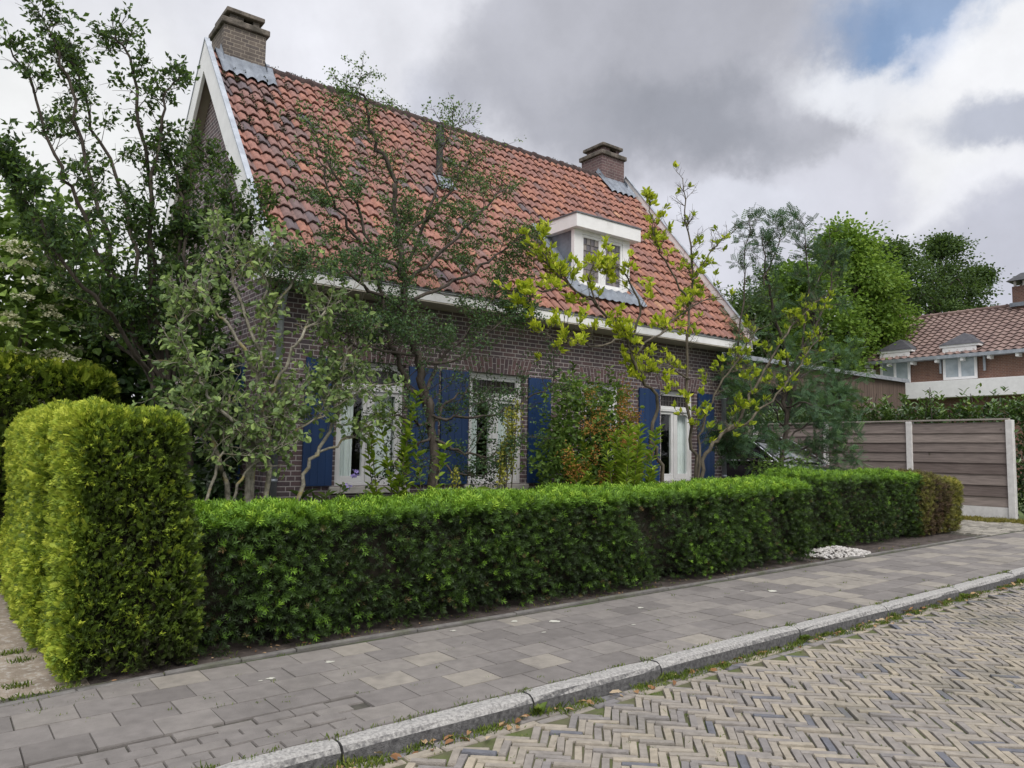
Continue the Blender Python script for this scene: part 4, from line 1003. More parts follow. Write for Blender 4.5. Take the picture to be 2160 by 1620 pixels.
# small-leaved dark tree in front of the facade
NLEAF = leafmat('small_dark_leaf', [(.024, .05, .028), (.05, .098, .045), (.085, .155, .055), (.14, .23, .065), (.24, .31, .075)], .25, .5)
nb = ground(4.5, 7.25)
F1 = (893, 823); st = [([nb]+pts(7.25, (912, 960), (905, 867), F1, (883, 767), (870, 713), (857, 650), (847, 590), (840, 540), (838, 417), (830, 367), (793, 310), (777, 243), (763, 200), (727, 175)), .05),
      (pts(7.25, (905, 867), (887, 840), (853, 800), (833, 740, 7.15), (817, 707, 7.1), (800, 600, 7.1), (760, 450, 7.0), (700, 360, 7.0), (655, 270, 7.0)), .028),
      (pts(7.25, (895, 830), (930, 760, 7.4), (987, 700, 7.5), (1030, 640, 7.5), (1075, 600, 7.5)), .018),
      (pts(7.25, (845, 590), (900, 470, 7.3), (960, 390, 7.4), (1005, 320, 7.4)), .018),
      (pts(7.25, (848, 610), (930, 530, 7.1), (1010, 450, 7.0), (1075, 390, 7.0)), .018),
      (pts(7.25, (850, 640), (960, 590, 7.4), (1050, 540, 7.5), (1110, 480, 7.5)), .016),
      (pts(7.25, (845, 570), (770, 520, 7.2), (710, 440, 7.2), (665, 330, 7.2)), .018),
      (pts(7.25, (840, 520), (915, 420, 7.2), (930, 330, 7.2), (955, 262, 7.2)), .014),
      (pts(7.25, (853, 660), (780, 610, 7.0), (700, 560, 6.9), (640, 560, 6.9)), .014),
      (pts(7.25, (875, 750), (800, 740, 7.0), (740, 720, 6.9), (700, 690, 6.9)), .012),
      (pts(7.25, (880, 770), (960, 760, 7.2), (1040, 690, 7.2), (1100, 660, 7.2)), .012),
      (pts(7.25, (905, 880), (960, 880, 7.1), (1040, 870, 7.1), (1120, 840, 7.1), (1180, 800, 7.1)), .012),
      (pts(7.25, (907, 900), (850, 880, 7.0), (800, 880, 6.9)), .012),
      (pts(7.25, (910, 930), (970, 950, 7.0), (1040, 960, 6.95), (1100, 920, 6.95)), .012),
      (pts(7.25, (910, 900), (940, 850, 7.5), (980, 830, 7.6), (1040, 830, 7.6)), .012),
      (pts(7.25, (908, 920), (860, 950, 7.0), (830, 980, 6.9)), .010),
      (pts(7.25, (912, 950), (960, 1000, 7.1), (1060, 1000, 7.1)), .010)]
g, TP, TD = wood(st, side=8.0, slen=.62, tmin=.12, up=.12, twigs=7, tlen=.22, rs=.005, flat=.45, taper=.45)
k = rng.random(len(TP)) < np.where(TP[:, 2] < 2.75, .34, np.where(TP[:, 2] > 4.5, .42, .95))
lf = foliage(TP[k], TD[k], 9, .030, LEAF4, .36, .055, .6, .55, keep=1.0, tintf=lambda P: np.clip(.32+.19*rng.normal(size=len(P))+.10*(P[:, 2]-3), 0, 1))
kk = (TP[:, 2] < 2.3) & (rng.random(len(TP)) < .38) & (TP[:, 0] > 4.3) & (TP[:, 0] < 5.5); low = TP[kk]; lowd = TD[kk]
l2 = foliage(low, lowd, 8, .031, LEAF4, .36, .09, .6, .5, keep=.9, tintf=lambda P: np.clip(.28+.17*rng.normal(size=len(P)), 0, 1))
lf.v += l2.v; lf.fl += [f+lf.n for f in l2.fl]; lf.fc += l2.fc; lf.t += l2.t; lf.n += l2.n
plant('small_leaved_tree', 'airy tree with tiny dark leaves and forked trunk before the roof', 'tree', (4.5, 7.25), g, lf, BARK_D, NLEAF)

# magnolia with yellow-green leaves
MLEAF = leafmat('magnolia_leaf', [(.18, .25, .025), (.32, .40, .03), (.48, .55, .04), (.60, .64, .055), (.70, .71, .09)], .4, .45)
mb = ground(8.95, 7.2); mb2 = ground(8.25, 7.15)
st = [([mb]+pts(7.2, (1478, 1000), (1500, 940), (1545, 900), (1580, 840), (1620, 770), (1660, 700), (1700, 660), (1740, 625)), 0.0285),
      (pts(7.2, (1532, 910), (1590, 880, 7.1), (1640, 830, 7.05), (1690, 765, 7), (1735, 700, 7)), 0.0165),
      ([mb]+pts(7.2, (1470, 1000), (1455, 900), (1450, 700), (1462, 600, 7.3), (1450, 480, 7.35), (1440, 375, 7.35)), 0.0240),
      ([mb]+pts(7.2, (1474, 1000), (1482, 900), (1510, 820, 7.1), (1555, 760, 7.0), (1600, 690, 7.0)), 0.0180),
      ([mb2]+pts(7.1, (1397, 1003), (1375, 917), (1388, 850), (1350, 790), (1330, 735), (1318, 700), (1260, 645), (1200, 600), (1160, 560), (1130, 500)), 0.0240),
      (pts(7.1, (1330, 735), (1345, 650, 7.0), (1330, 590, 6.95), (1290, 560, 6.95)), 0.0120),
      (pts(7.1, (1335, 745), (1400, 700, 7.2), (1450, 650, 7.3), (1530, 620, 7.3)), 0.0105),
      (pts(7.1, (1260, 645), (1240, 580, 7.1), (1270, 540, 7.1)), 0.0083),
      (pts(7.1, (1200, 600), (1130, 620, 7.0), (1110, 640, 7.0)), 0.0067),
      (pts(7.1, (1322, 710), (1260, 730, 6.9), (1190, 720, 6.8), (1130, 700, 6.8)), 0.0090),
      (pts(7.2, (1455, 640), (1410, 560, 7.2), (1380, 500, 7.2), (1370, 410, 7.2)), 0.0097),
      (pts(7.2, (1460, 590), (1500, 530, 7.3), (1540, 490, 7.3)), 0.0083),
      (pts(7.2, (1455, 800), (1400, 770, 7.1), (1360, 790, 7.0)), 0.0083)]
g, TP, TD = wood(st, side=9.0, slen=.42, tmin=.3, up=.3, twigs=7, tlen=.12, rs=.005, taper=.3)
# leaves sit in upright tufts at the twig ends
tips = TP[2::3]; tipd = TD[2::3]
w = np.where(tips[:, 0] < 8.75, .34, .15)*np.where((tips[:, 2] > 4.9) & (tips[:, 0] > 8.3), .25, 1)*np.where(tips[:, 2] < 2.0, .5, 1)
k = rng.random(len(tips)) < w; tips, tipd = tips[k], tipd[k]
lf = foliage(tips, unit(tipd*.5+[0, 0, .7]), 8, .088, LEAF6, .27, .03, .5, 1.1, tintf=lambda P: np.clip(.52+.2*rng.normal(size=len(P))-.30*(P[:, 0] > 8.75), 0, 1))
plant('magnolia', 'magnolia with tufts of yellow-green leaves in front of the dormer and right window', 'tree', (8.9, 7.2), g, lf, BARK_M, MLEAF)

# dark tree with feathery leaves at the right corner of the house
PLEAF = leafmat('feathery_leaf', [(.03, .065, .038), (.055, .115, .06), (.09, .17, .075), (.15, .25, .085)], .25, .5)
fb = ground(11.75, 8.0)
st = [([fb]+pts(8, (1652, 950), (1657, 850), (1660, 760), (1625, 640, 8.1), (1612, 560, 8.1), (1608, 500, 8.1)), .045),
      (pts(8, (1650, 980), (1560, 960, 7.7), (1530, 940, 7.6)), .012), (pts(8, (1658, 880), (1730, 820, 8.2), (1800, 790, 8.3)), .014), (pts(8, (1657, 870), (1590, 790, 8.2), (1545, 790, 8.3)), .014),
      (pts(8, (1652, 970), (1730, 960, 7.6), (1790, 950, 7.5)), .012), (pts(8, (1656, 860), (1700, 850, 7.6), (1760, 870, 7.5)), .012),
      (pts(8, (1655, 900), (1690, 760), (1705, 600), (1695, 470)), .024), (pts(8, (1660, 800), (1740, 640, 7.9), (1765, 510, 7.9)), .018),
      (pts(8, (1652, 930), (1590, 860, 8.1), (1560, 760, 8.2), (1572, 600, 8.2), (1580, 460, 8.2)), .02),
      (pts(8, (1655, 940), (1720, 870, 7.9), (1800, 830, 7.8)), .014), (pts(8, (1655, 960), (1740, 930, 7.8), (1800, 900, 7.7)), .014),
      (pts(8, (1655, 960), (1600, 930, 7.8), (1550, 930, 7.7)), .012), (pts(8, (1655, 900), (1600, 830, 7.8), (1560, 830, 7.7)), .012),
      (pts(8, (1660, 820), (1720, 770, 8.2), (1790, 740, 8.2)), .012), (pts(8, (1700, 640), (1740, 560, 8), (1750, 480, 8)), .010), (pts(8, (1612, 600), (1640, 520), (1655, 480)), .009)]
g, TP, TD = wood(st, side=7, slen=.55, tmin=.2, up=.15, twigs=6, tlen=.2, rs=.005, flat=.4)
dens = np.where(TP[:, 2] < 3.1, .52, np.where(TP[:, 2] < 4.2, .3, .22)); k = rng.random(len(TP)) < dens
lf = foliage(TP[k], TD[k], 2, .17, PIN, .5, .05, .9, .7, tintf=lambda P: np.clip(.42+.22*rng.normal(size=len(P))-.2*(P[:, 2] > 4.3), 0, 1))
plant('feathery_tree', 'thin tree with feathery dark green leaves at the right corner of the house', 'tree', (11.75, 8.0), g, lf, BARK_D, PLEAF)

# bush with rusty orange flower plumes
BLEAF = leafmat('bush_leaf', [(.03, .055, .02), (.06, .11, .03), (.11, .19, .04), (.20, .29, .06)], .3)
def bush(name, label, c, r, ncl, per, L, clr, lm, seed, asp=.36, cat='shrub', nst=9, tmpl=LEAF6):
    C, lf = clump_crown(c, *r, ncl, per, L, clr, tmpl, asp, .5, seed, -.8); g = Geo(); b0 = ground(c[0], c[1])
    for i in range(nst):
        e = C[rng.integers(len(C))]; b = b0+[U(-.15, .15), U(-.1, .1), 0]; g.tube(smoothpath([b, (b*.4+e*.6)+[0, 0, .1], e], 8), np.linspace(.014, .004, 8), 5)
    return C, plant(name, label, cat, c, g, lf, BARK_D, lm, 'stem', 'foliage')
YLEAF2 = leafmat('mid_green_leaf', [(.05, .09, .025), (.09, .16, .035), (.16, .26, .05), (.26, .37, .07)], .3)
C, t = bush('spiraea_bush', 'green bush with rusty orange flower plumes below the small window', (7.25, 7.75, 1.55), (.82, .5, 1.0), 260, 24, .066, .2, YLEAF2, 2)
ORA = leafmat('rusty_plume', [(.24, .11, .03), (.38, .18, .045), (.48, .26, .08)], .25, .8)
g = Geo(); q = C[(C[:, 2] > 1.2)]; q = q[np.argsort(q[:, 1])][:60]
for p in q[rng.permutation(len(q))[:36]]:
    m = 110; P = p+[0, -.18, .06]+rng.normal(size=(m, 3))*[.05, .05, .075]; g.inst(LEAF4[0], LEAF4[1], P, rdirs(m), rdirs(m), .024, .022, .02, tint=rng.random(m))
g.build('flower_plume', ORA, t, kind='stuff')
WHF = leafmat('white_petal', [(.6, .58, .5), (.75, .74, .7)], .3)
YLEAF = leafmat('fresh_leaf', [(.11, .19, .025), (.19, .29, .03), (.30, .41, .04), (.44, .53, .06)], .35)
def shoots(name, label, base, n, h, L, lm, spread=.22, asp=.22, per=14, cat='shrub', lean=.15):
    """upright leafy shoots"""
    g = Geo(); P = []; D = []
    for i in range(n):
        b = ground(*base)+[U(-spread, spread)*.4, U(-spread, spread)*.4, 0]; hh = h*U(.6, 1.08); e = b+[U(-1, 1)*spread, U(-1, 1)*spread*.7, hh]
        q = smoothpath([b, (b+e)/2+[U(-lean, lean)*.4, U(-lean, lean)*.4, 0], e], 9); g.tube(q, np.linspace(.008, .003, 9), 5)
        for j in range(int(per*hh)):
            u = .25+.75*rng.random(); k = min(int(u*8), 7); P.append(q[k]+(q[k+1]-q[k])*rng.random()); a = U(0, 6.28); D.append([math.cos(a), math.sin(a), .8])
    P, D = np.array(P), np.array(D); m = len(P); lf = Geo(); lf.inst(LEAF6[0], LEAF6[1], P, unit(D), unit(rdirs(m)*.4+[0, 0, 1.]), L*U(.6, 1.2, m), L*asp*2, L, tint=np.clip(.5+.22*rng.normal(size=m), 0, 1))
    return plant(name, label, cat, base, g, lf, BARK_M, lm, 'stem', 'foliage')
shoots('young_shrub', 'fresh light green shoots before the left window, right of the lilac', at(850, 1000, 6.85)[:2], 9, 1.95, .11, YLEAF, .36, .25, 42)
t = shoots('oleander_shrub', 'narrow-leaved light green shrub at the foot of the orange-plumed bush', at(1310, 1000, 7.05)[:2], 26, 1.68, .13, YLEAF, .5, .12, 70)
t = shoots('white_flowered_shrub', 'tall green shrub with small white blossoms left of the small window', at(1240, 1000, 8.1)[:2], 14, 2.55, .10, BLEAF, .45, .16, 46)
g = Geo()
for px, py in ((1213, 835), (1262, 838), (1255, 845), (1222, 828)):
    m = 26; P = at(px, py, 7.95)+rng.normal(size=(m, 3))*.035; g.inst(LEAF4[0], LEAF4[1], P, rdirs(m), rdirs(m), .05, .045, .04)
g.build('blossom', WHF, t, kind='stuff')
# yellowing seed spikes rising over the hedge
SPK = leafmat('seed_spike', [(.16, .17, .03), (.28, .28, .05), (.40, .38, .08)], .25, .8)
def spike_plant(label, tops, Y, base):
    t = None; g = Geo(); gs = Geo()
    b = ground(*at(*base, Y)[:2])
    for px, py, h in tops:
        e = at(px, py, Y+U(-.1, .1)); q = smoothpath([b, (b+e)/2+[U(-.05, .05), 0, 0], e], 10); g.tube(q, np.linspace(.011, .005, 10), 5)
        m = int(420*h); s = 1-rng.random(m)*min(.9, h/np.linalg.norm(e-b)); P = b+(e-b)*s[:, None]+rng.normal(size=(m, 3))*.035*(1.15-((s-s.min())/(s.max()-s.min()+1e-6))*.7)[:, None]
        gs.inst(LEAF4[0], LEAF4[1], P, rdirs(m), rdirs(m), .032, .028, .02, tint=rng.random(m))
    t = plant('dock_plant', label, 'plant', b[:2], g, None, BARK_M, None, 'stalk'); gs.build('seed_head', SPK, t, kind='stuff')
    m = 14; lf = Geo(); P = b+rng.normal(size=(m, 3))*[.1, .08, .1]+[0, 0, .8]; lf.inst(LEAF6[0], LEAF6[1], P, unit(rdirs(m)+[0, 0, .6]), unit(rdirs(m)*.4+[0, 0, 1]), .2, .16, .15); lf.build('foliage', YLEAF, t)
spike_plant('yellow-green seed spikes standing before the middle window', [(1072, 860, .55), (1092, 845, .35), (1082, 900, .5), (1056, 950, .5), (1062, 935, .4)], 6.8, (1066, 1000))
spike_plant('single short yellowish seed spike left of the middle window', [(961, 985, .25)], 6.75, (960, 1020))
# violet flowers at the sill of the left window
t = shoots('violet_plant', 'small plant with violet flowers at the sill of the left window', at(738, 1020, 6.75)[:2], 6, 1.12, .075, BLEAF, .14, .24, 30, 'plant')
VIO = leafmat('violet_petal', [(.22, .17, .48), (.35, .28, .62)], .3)
g = Geo()
for px, py in ((748, 1003), (751, 998), (728, 1030), (733, 1026)):
    m = 14; P = at(px, py, 6.7)+rng.normal(size=(m, 3))*.014; g.inst(LEAF4[0], LEAF4[1], P, rdirs(m), rdirs(m), .026, .024, .02)
g.build('flower', VIO, t, kind='stuff')
shoots('fern_shoots', 'low shoots with pale narrow leaves beside the single seed spike', at(930, 1010, 6.85)[:2], 7, 1.05, .10, YLEAF, .2, .2, 26, 'plant')
shoots('lily_clump', 'clump of narrow arching leaves under the lilac, left of the left window', at(672, 1020, 7.3)[:2], 10, 1.0, .17, BLEAF, .2, .09, 26, 'plant')
C, t = bush('low_shrub', 'low dark shrub filling the bed under the lilac', (1.95, 7.3, .75), (.75, .4, .6), 110, 20, .075, .16, IVYM, 6)
C, t = bush('cotoneaster_shrub', 'low bushy shrub before the car, right of the house corner', (11.4, 7.35, 1.0), (.9, .4, .55), 130, 22, .05, .16, BLEAF, 8)

# ------------------------------------------------------------------ fence, driveway things
PLANK = NT('weathered_planks')
a = PLANK.noise(2.2, 7, (1, 1, 16), .65); bq = PLANK.noise(1.1, 4)
c = PLANK.ramp(PLANK.attr(), [(.15, .12, .11), (.21, .175, .16), (.29, .245, .22)])
vv = PLANK.maprange(a, .28, .72, .6, 1.3); cc = PLANK.n('ShaderNodeCombineColor')
for i in range(3): PLANK.set(cc.inputs[i], vv)
c = PLANK.mix(1.0, c, cc.outputs[0], 'MULTIPLY'); c = PLANK.mix(PLANK.maprange(bq, .5, .75, 0, .5, True), c, (.24, .20, .18))
PLANK = PLANK.done(PLANK.principled(c, .85, .25, PLANK.bump(a, .35)))
CONC = mat('pale_concrete', [(.58, .57, .555), (.70, .69, .68)], .9, .1, 6, None, .2, 70, stain=((.28, .27, .25), 3, .55, .8, .6))
fx = 17.7; fence = thing('wooden_fence', 'weathered grey plank fence with pale concrete posts beside the driveway', 'fence', (fx, 10, gz(fx)+.1))
posts = [6.20, 8.22, 10.24, 12.26, 14.28]; zb = gz(fx)+.12
for y in posts:
    g = Geo(); g.box(fx-.065, fx+.065, y-.065, y+.065, zb-.1, zb+2.04); g.build('post', CONC, fence, bevel=.008)
for a, b in zip(posts[:-1], posts[1:]):
    g = Geo(); z = zb+.24; i = 0; top = zb+2.02
    while z < top-.05:
        h = min(U(.20, .235), top-z); y0, y1 = a+.067, b-.067; x = fx-.005
        g.prism([(x-.030, y0, z), (x+.004, y0, z), (x+.004, y0, z+h+.018), (x-.006, y0, z+h+.018)], (0, y1-y0, 0), U(0, 1)); z += h
    g.build('panel', PLANK, fence)
    g = Geo(); g.box(fx-.035, fx+.035, a+.067, b-.067, zb-.05, zb+.235); g.build('gravel_board', CONC, fence, bevel=.005)
    g = Geo(); g.box(fx-.055, fx+.045, a+.0+.001, b-.001, zb+2.041, zb+2.075); g.build('cap_rail', mat('cap_rail_wood', [(.26, .235, .21), (.34, .31, .28)], .9, .15, 4) if 'cap_rail_wood' not in bpy.data.materials else bpy.data.materials['cap_rail_wood'], fence, bevel=.004)

# laurel hedge behind the fence
LAUR = leafmat('laurel_leaf', [(.012, .03, .012), (.028, .06, .02), (.055, .105, .03), (.10, .17, .04), (.20, .27, .05)], .2, .3, .5)
t = thing('laurel_hedge', 'glossy laurel hedge showing its leafy shoots above the plank fence', 'hedge', (18.6, 10, gz(18.6)))
g = Geo()
for i in range(30): b = ground(18.6+U(-.25, .25), U(5.9, 14)); g.tube(smoothpath([b, b+[U(-.2, .2), U(-.2, .2), 1.5], b+[U(-.35, .35), U(-.3, .3), U(2.3, 3)]], 7), np.linspace(.03, .008, 7), 5)
g.build('stem', BARK_D, t, kind='stuff')
lf = Geo()
n = 8200; P = np.stack([18.55+rng.normal(size=n)*.30, U(5.7, 14.2, n), gz(18.6)+U(.2, 2.55, n)], 1); lf.inst(LEAF6[0], LEAF6[1], P, unit(rdirs(n)+[-.3, 0, .4]), unit(rdirs(n)*.8+[-.3, 0, .6]), U(.09, .16, n), .065, .1, tint=np.clip(.35+.18*rng.normal(size=n), 0, 1))
for i in range(120):
    y = U(5.8, 13.5); h = U(2.35, 2.85)-.03*(y-6); b = np.array([18.5+U(-.4, .3), y, gz(18.6)+2.1]); m = 22; s = rng.random(m); P = b+np.stack([U(-.06, .06, m), U(-.06, .06, m)+.1*s*U(-1, 1), s*(h-2.0)], 1); a = rng.random(m)*6.28
    lf.inst(LEAF6[0], LEAF6[1], P, unit(np.stack([np.cos(a), np.sin(a), .9+0*a], 1)), unit(rdirs(m)*.4+[0, 0, 1]), U(.10, .16, m), .06, .1, tint=np.clip(.5+.35*s*U(.3, 1)+.12*rng.normal(size=m), 0, 1))
lf.build('foliage', LAUR, t)
# ivy-clad shrub at the end of the fence
n = 2600; P = np.stack([18.6+rng.normal(size=n)*.35, 5.35+rng.normal(size=n)*.24, gz(18.6)+U(.05, 2.45, n)], 1); lf = Geo(); lf.inst(LEAF6[0], LEAF6[1], P, unit(rdirs(n)+[-.4, -.3, -.3]), unit(rdirs(n)*.7+[-.6, -.4, .3]), U(.08, .15, n), .08, .1, tint=np.clip(.3+.2*rng.normal(size=n), 0, 1))
g = Geo()
for i in range(4): b = ground(18.6+U(-.2, .2), 5.4+U(-.1, .1)); g.tube([b, b+[0, 0, 1.2], b+[U(-.1, .1), 0, 2.3]], [.03, .025, .01], 6)
plant('ivy_shrub', 'dark glossy shrub at the right edge, next to the last fence post', 'shrub', (18.6, 5.35), g, lf, BARK_D, IVYM, 'stem', 'foliage')

# parked car, mostly hidden by the shrubs
CARP = mat('black_car_paint', [(.012, .012, .014)], .22, 0, coat=.8, spec=.6)
CARG = mat('dark_car_glass', [(.02, .022, .025)], .05, 0, spec=.8)
CHROME = mat('satin_chrome', [(.62, .63, .65)], .2, 0, metal=1.)
RUB = mat('tyre_rubber', [(.02, .02, .02)], .85, .1)
RIM = mat('alloy_rim', [(.45, .46, .47)], .35, .05, metal=.9)
def car(cx, y0, zg):
    t = thing('parked_car', 'dark car with a bright chrome window line parked in the driveway behind the shrubs', 'car', (cx, y0+2.2, zg))
    # side outline from the nose (towards the street) to the tail: (distance, lower, upper)
    st_ = [(0, .32, .62), (.05, .25, .82), (.35, .22, .96), (1.1, .22, 1.10), (1.35, .22, 1.16), (2.0, .22, 1.18), (3.2, .22, 1.19), (4.1, .25, 1.15), (4.38, .32, 1.0), (4.45, .42, .75)]
    hw = [.62, .78, .86, .89, .90, .90, .90, .88, .82, .76]; V = []; k = 10
    for (d, lo, up), w in zip(st_, hw):
        for s, zf in ((-1, 0), (-1, .35), (-1, .75), (-.93, .95), (-.75, 1), (.75, 1), (.93, .95), (1, .75), (1, .35), (1, 0)):
            V.append((cx+s*w, y0+d, zg+lo+(up-lo)*zf+(.015 if abs(s) < .8 else 0)))
    n = len(st_); F = [(i*k+q, i*k+(q+1) % k, (i+1)*k+(q+1) % k, (i+1)*k+q) for i in range(n-1) for q in range(k)]+[tuple(range(k))[::-1], tuple((n-1)*k+q for q in range(k))]
    g = Geo(); g.add(V, F); b = g.build('body', CARP, t, smooth=True)
    # greenhouse
    gh = [(1.20, 1.13, .80), (1.95, 1.60, .70), (2.3, 1.665, .685), (3.2, 1.66, .68), (4.0, 1.56, .66), (4.30, 1.14, .78)]
    V = []
    for d, z, w in gh: V += [(cx-w, y0+d, zg+z), (cx-w+.08, y0+d, zg+z+.03), (cx+w-.08, y0+d, zg+z+.03), (cx+w, y0+d, zg+z)]
    g = Geo(); g.add(V, [(4*i+q, 4*i+q+1, 4*i+q+5, 4*i+q+4) for i in range(5) for q in range(3)]); 
    g.build('roof', CARP, t, smooth=True)
    g = Geo()
    for s in (-1, 1):
        V = [(cx+s*.87, y0+1.35, zg+1.15), (cx+s*.87, y0+4.15, zg+1.15)]+[(cx+s*(w+.004), y0+d, zg+z-.03) for d, z, w in gh[::-1]]
        g.add(V, [tuple(range(len(V)))])
    g.build('side_window', CARG, t)
    g = Geo(); g.add([(cx-.76, y0+1.19, zg+1.15), (cx+.76, y0+1.19, zg+1.15), (cx+.67, y0+1.93, zg+1.615), (cx-.67, y0+1.93, zg+1.615)], [(0, 1, 2, 3)]); g.build('windscreen', CARG, t)
    for s in (-1, 1):
        g = Geo(); g.tube(smoothpath([(cx+s*(w+.02), y0+d, zg+z-.012) for d, z, w in gh], 24), .018, 6); g.tube([(cx+s*.885, y0+1.3, zg+1.165), (cx+s*.89, y0+4.2, zg+1.165)], .012, 6); g.build('window_trim', CHROME, t, smooth=True)
        g = Geo(); g.box(cx+s*.95-.09, cx+s*.95+.09, y0+1.5, y0+1.62, zg+1.14, zg+1.27); g.build('wing_mirror', CARP, t, bevel=.03)
        g = Geo(); g.box(cx+s*.6-.16, cx+s*.6+.16, y0+.03, y0+.16, zg+.68, zg+.80); g.build('headlight', GLASS, t, bevel=.03)
        for d in (.85, 3.55):
            a = np.linspace(0, 6.283, 21)[:-1]; V = []
            for xx, r in ((s*.68, .31), (s*.70, .335), (s*.88, .335), (s*.905, .31), (s*.905, .22)): V += [(cx+xx, y0+d+r*math.cos(q), zg+.335+r*math.sin(q)) for q in a]
            g = Geo(); g.add(V, [(i*20+q, i*20+(q+1) % 20, (i+1)*20+(q+1) % 20, (i+1)*20+q) for i in range(4) for q in range(20)]+[tuple(range(20))]); w_ = g.build('wheel', RUB, t, smooth=False)
            g = Geo()
            for q in range(5): an = q*1.2566; g.prism([(cx+s*.885, y0+d+.03*math.cos(an+1.57), zg+.335+.03*math.sin(an+1.57)), (cx+s*.885, y0+d+.21*math.cos(an+.12), zg+.335+.21*math.sin(an+.12)), (cx+s*.885, y0+d+.21*math.cos(an-.12), zg+.335+.21*math.sin(an-.12)), (cx+s*.885, y0+d+.03*math.cos(an-1.57), zg+.335+.03*math.sin(an-1.57))], (s*.015, 0, 0))
            g.build('rim', RIM, w_)
    g = Geo(); g.box(cx-.4, cx+.4, y0-.005, y0+.03, zg+.52, zg+.66); g.build('grille', mat('grille_black', [(.015, .015, .016)], .5, 0), t, bevel=.01)
car(13.75, 7.25, gz(13.75)+.13)

# brown shed with dark opening beyond the fence
SHEDW = mat('brown_boards', [(.085, .062, .052), (.15, .11, .09)], .85, .25, 2.5, (6, 1, .25), .3, 30)
BLACK = mat('near_black', [(.012, .011, .012), (.02, .019, .02)], .95, .1)
t = thing('shed', 'brown board shed with flat roof and dark open bay beyond the fence', 'shed', (23.6, 14.5, .36))
sy = 13.7; g = Geo()
for x in np.arange(24.3, 29.2, .16): g.box(x, x+.153, sy, sy+.03+U(0, .004), .3, 4.45)
for x in np.arange(18.4, 24.3, .16): g.box(x, x+.153, sy, sy+.03+U(0, .004), 3.75, 4.45)
g.build('front_boards', SHEDW, t)
g = Geo(); g.box(18.4, 29.2, sy+.2, sy+.23, .2, 3.74); g.box(18.3, 18.38, sy+.1, sy+7, .2, 4.4); g.build('back_wall', BLACK, t)  # near-black sheet close behind the opening, its colour gives the bay's shade
g = Geo(); g.box(18.2, 29.3, sy-.12, sy+7, 4.46, 4.56); g.build('roof', bpy.data.materials['dark_zinc'], t)
g = Geo(); g.box(18.2, 29.3, sy-.14, sy-.121, 4.44, 4.575); g.build('roof_trim', ZINC, t)
# low grey-roofed outbuilding right behind the house
t = thing('outbuilding', 'grey-roofed outbuilding glimpsed between the house corner and the shed', 'building', (16, 17.5, .24))
g = Geo(); g.box(13.2, 17.6, 16.5, 20, .2, 3.3); g.build('wall', BLACK, t)
GSH = mat('grey_slates', [(.10, .105, .115), (.17, .175, .185)], .8, .25, 8, (1, 1, 5), .4, 25)
g = Geo(); g.prism([(13, 16.2, 3.3), (13, 18.2, 4.9), (13, 20.2, 3.3)], (4.9, 0, 0)); g.build('roof', GSH, t)
g = Geo(); g.box(13, 17.9, 16.10, 16.19, 3.2, 3.38); g.build('fascia', WHITE, t)
# white trailer-like box behind the car
t = thing('white_caravan', 'pale rounded caravan roof behind the car at the house corner', 'caravan', (14.6, 13.8, .2))
pr = [(13.2, .55), (13.2, 2.05), (13.5, 2.42), (14.3, 2.58), (15.2, 2.48), (15.6, 2.2), (15.7, .55)]
g = Geo(); g.prism([(x, 13.0, z+.2) for x, z in pr], (0, 2.2, 0)); g.build('body', WHITE, t, bevel=.04)
g = Geo(); g.box(13.7, 15.1, 12.985, 12.999, 1.5, 2.1); g.build('window', CARG, t)
g = Geo(); g.tube([(14.4, 13.02, .55), (14.4, 13.25, .55)], .3, 18); g.build('wheel', RUB, t)

# ------------------------------------------------------------------ neighbouring brick house
NBR = brickmat('neighbour_brick', (.23, .125, .09), (.18, .10, .08), (.28, .22, .18), .22, .0625)
NT_ = mat('brown_roof_tile', [(.145, .10, .092), (.20, .14, .125), (.25, .18, .16)], .85, .15, 9, None, .2, 40, attr=True)
nh = thing('neighbour_house', 'brick house with brown tile roof, white dormers and white band beyond the fence', 'house', (32, 9, .42))
nx = 32.0; ya, yb = 1.0, 20.5; ez = 5.72; rx, rz = 35.6, 8.0
g = Geo(); g.add([(nx, ya, .3), (nx, yb, .3), (nx, yb, ez+.1), (nx, ya, ez+.1)], [(0, 1, 2, 3)]); g.add([(nx, yb, .3), (nx+7.2, yb, .3), (nx+7.2, yb, ez), (rx, yb, rz-.1), (nx, yb, ez)], [(0, 1, 2, 3, 4)]); g.add([(nx, ya, .3), (nx+7.2, ya, .3), (nx+7.2, ya, ez), (rx, ya, rz-.1), (nx, ya, ez)], [(0, 1, 2, 3, 4)]); g.build('wall', NBR, nh)
g = Geo(); g.box(nx-.55, nx-.002, ya-.2, yb-4.3, 4.0, 4.66); g.box(nx-.4, nx-.002, yb-4.3, yb-2, 4.9, 5.35); g.build('white_band', WHITE, nh, bevel=.01)
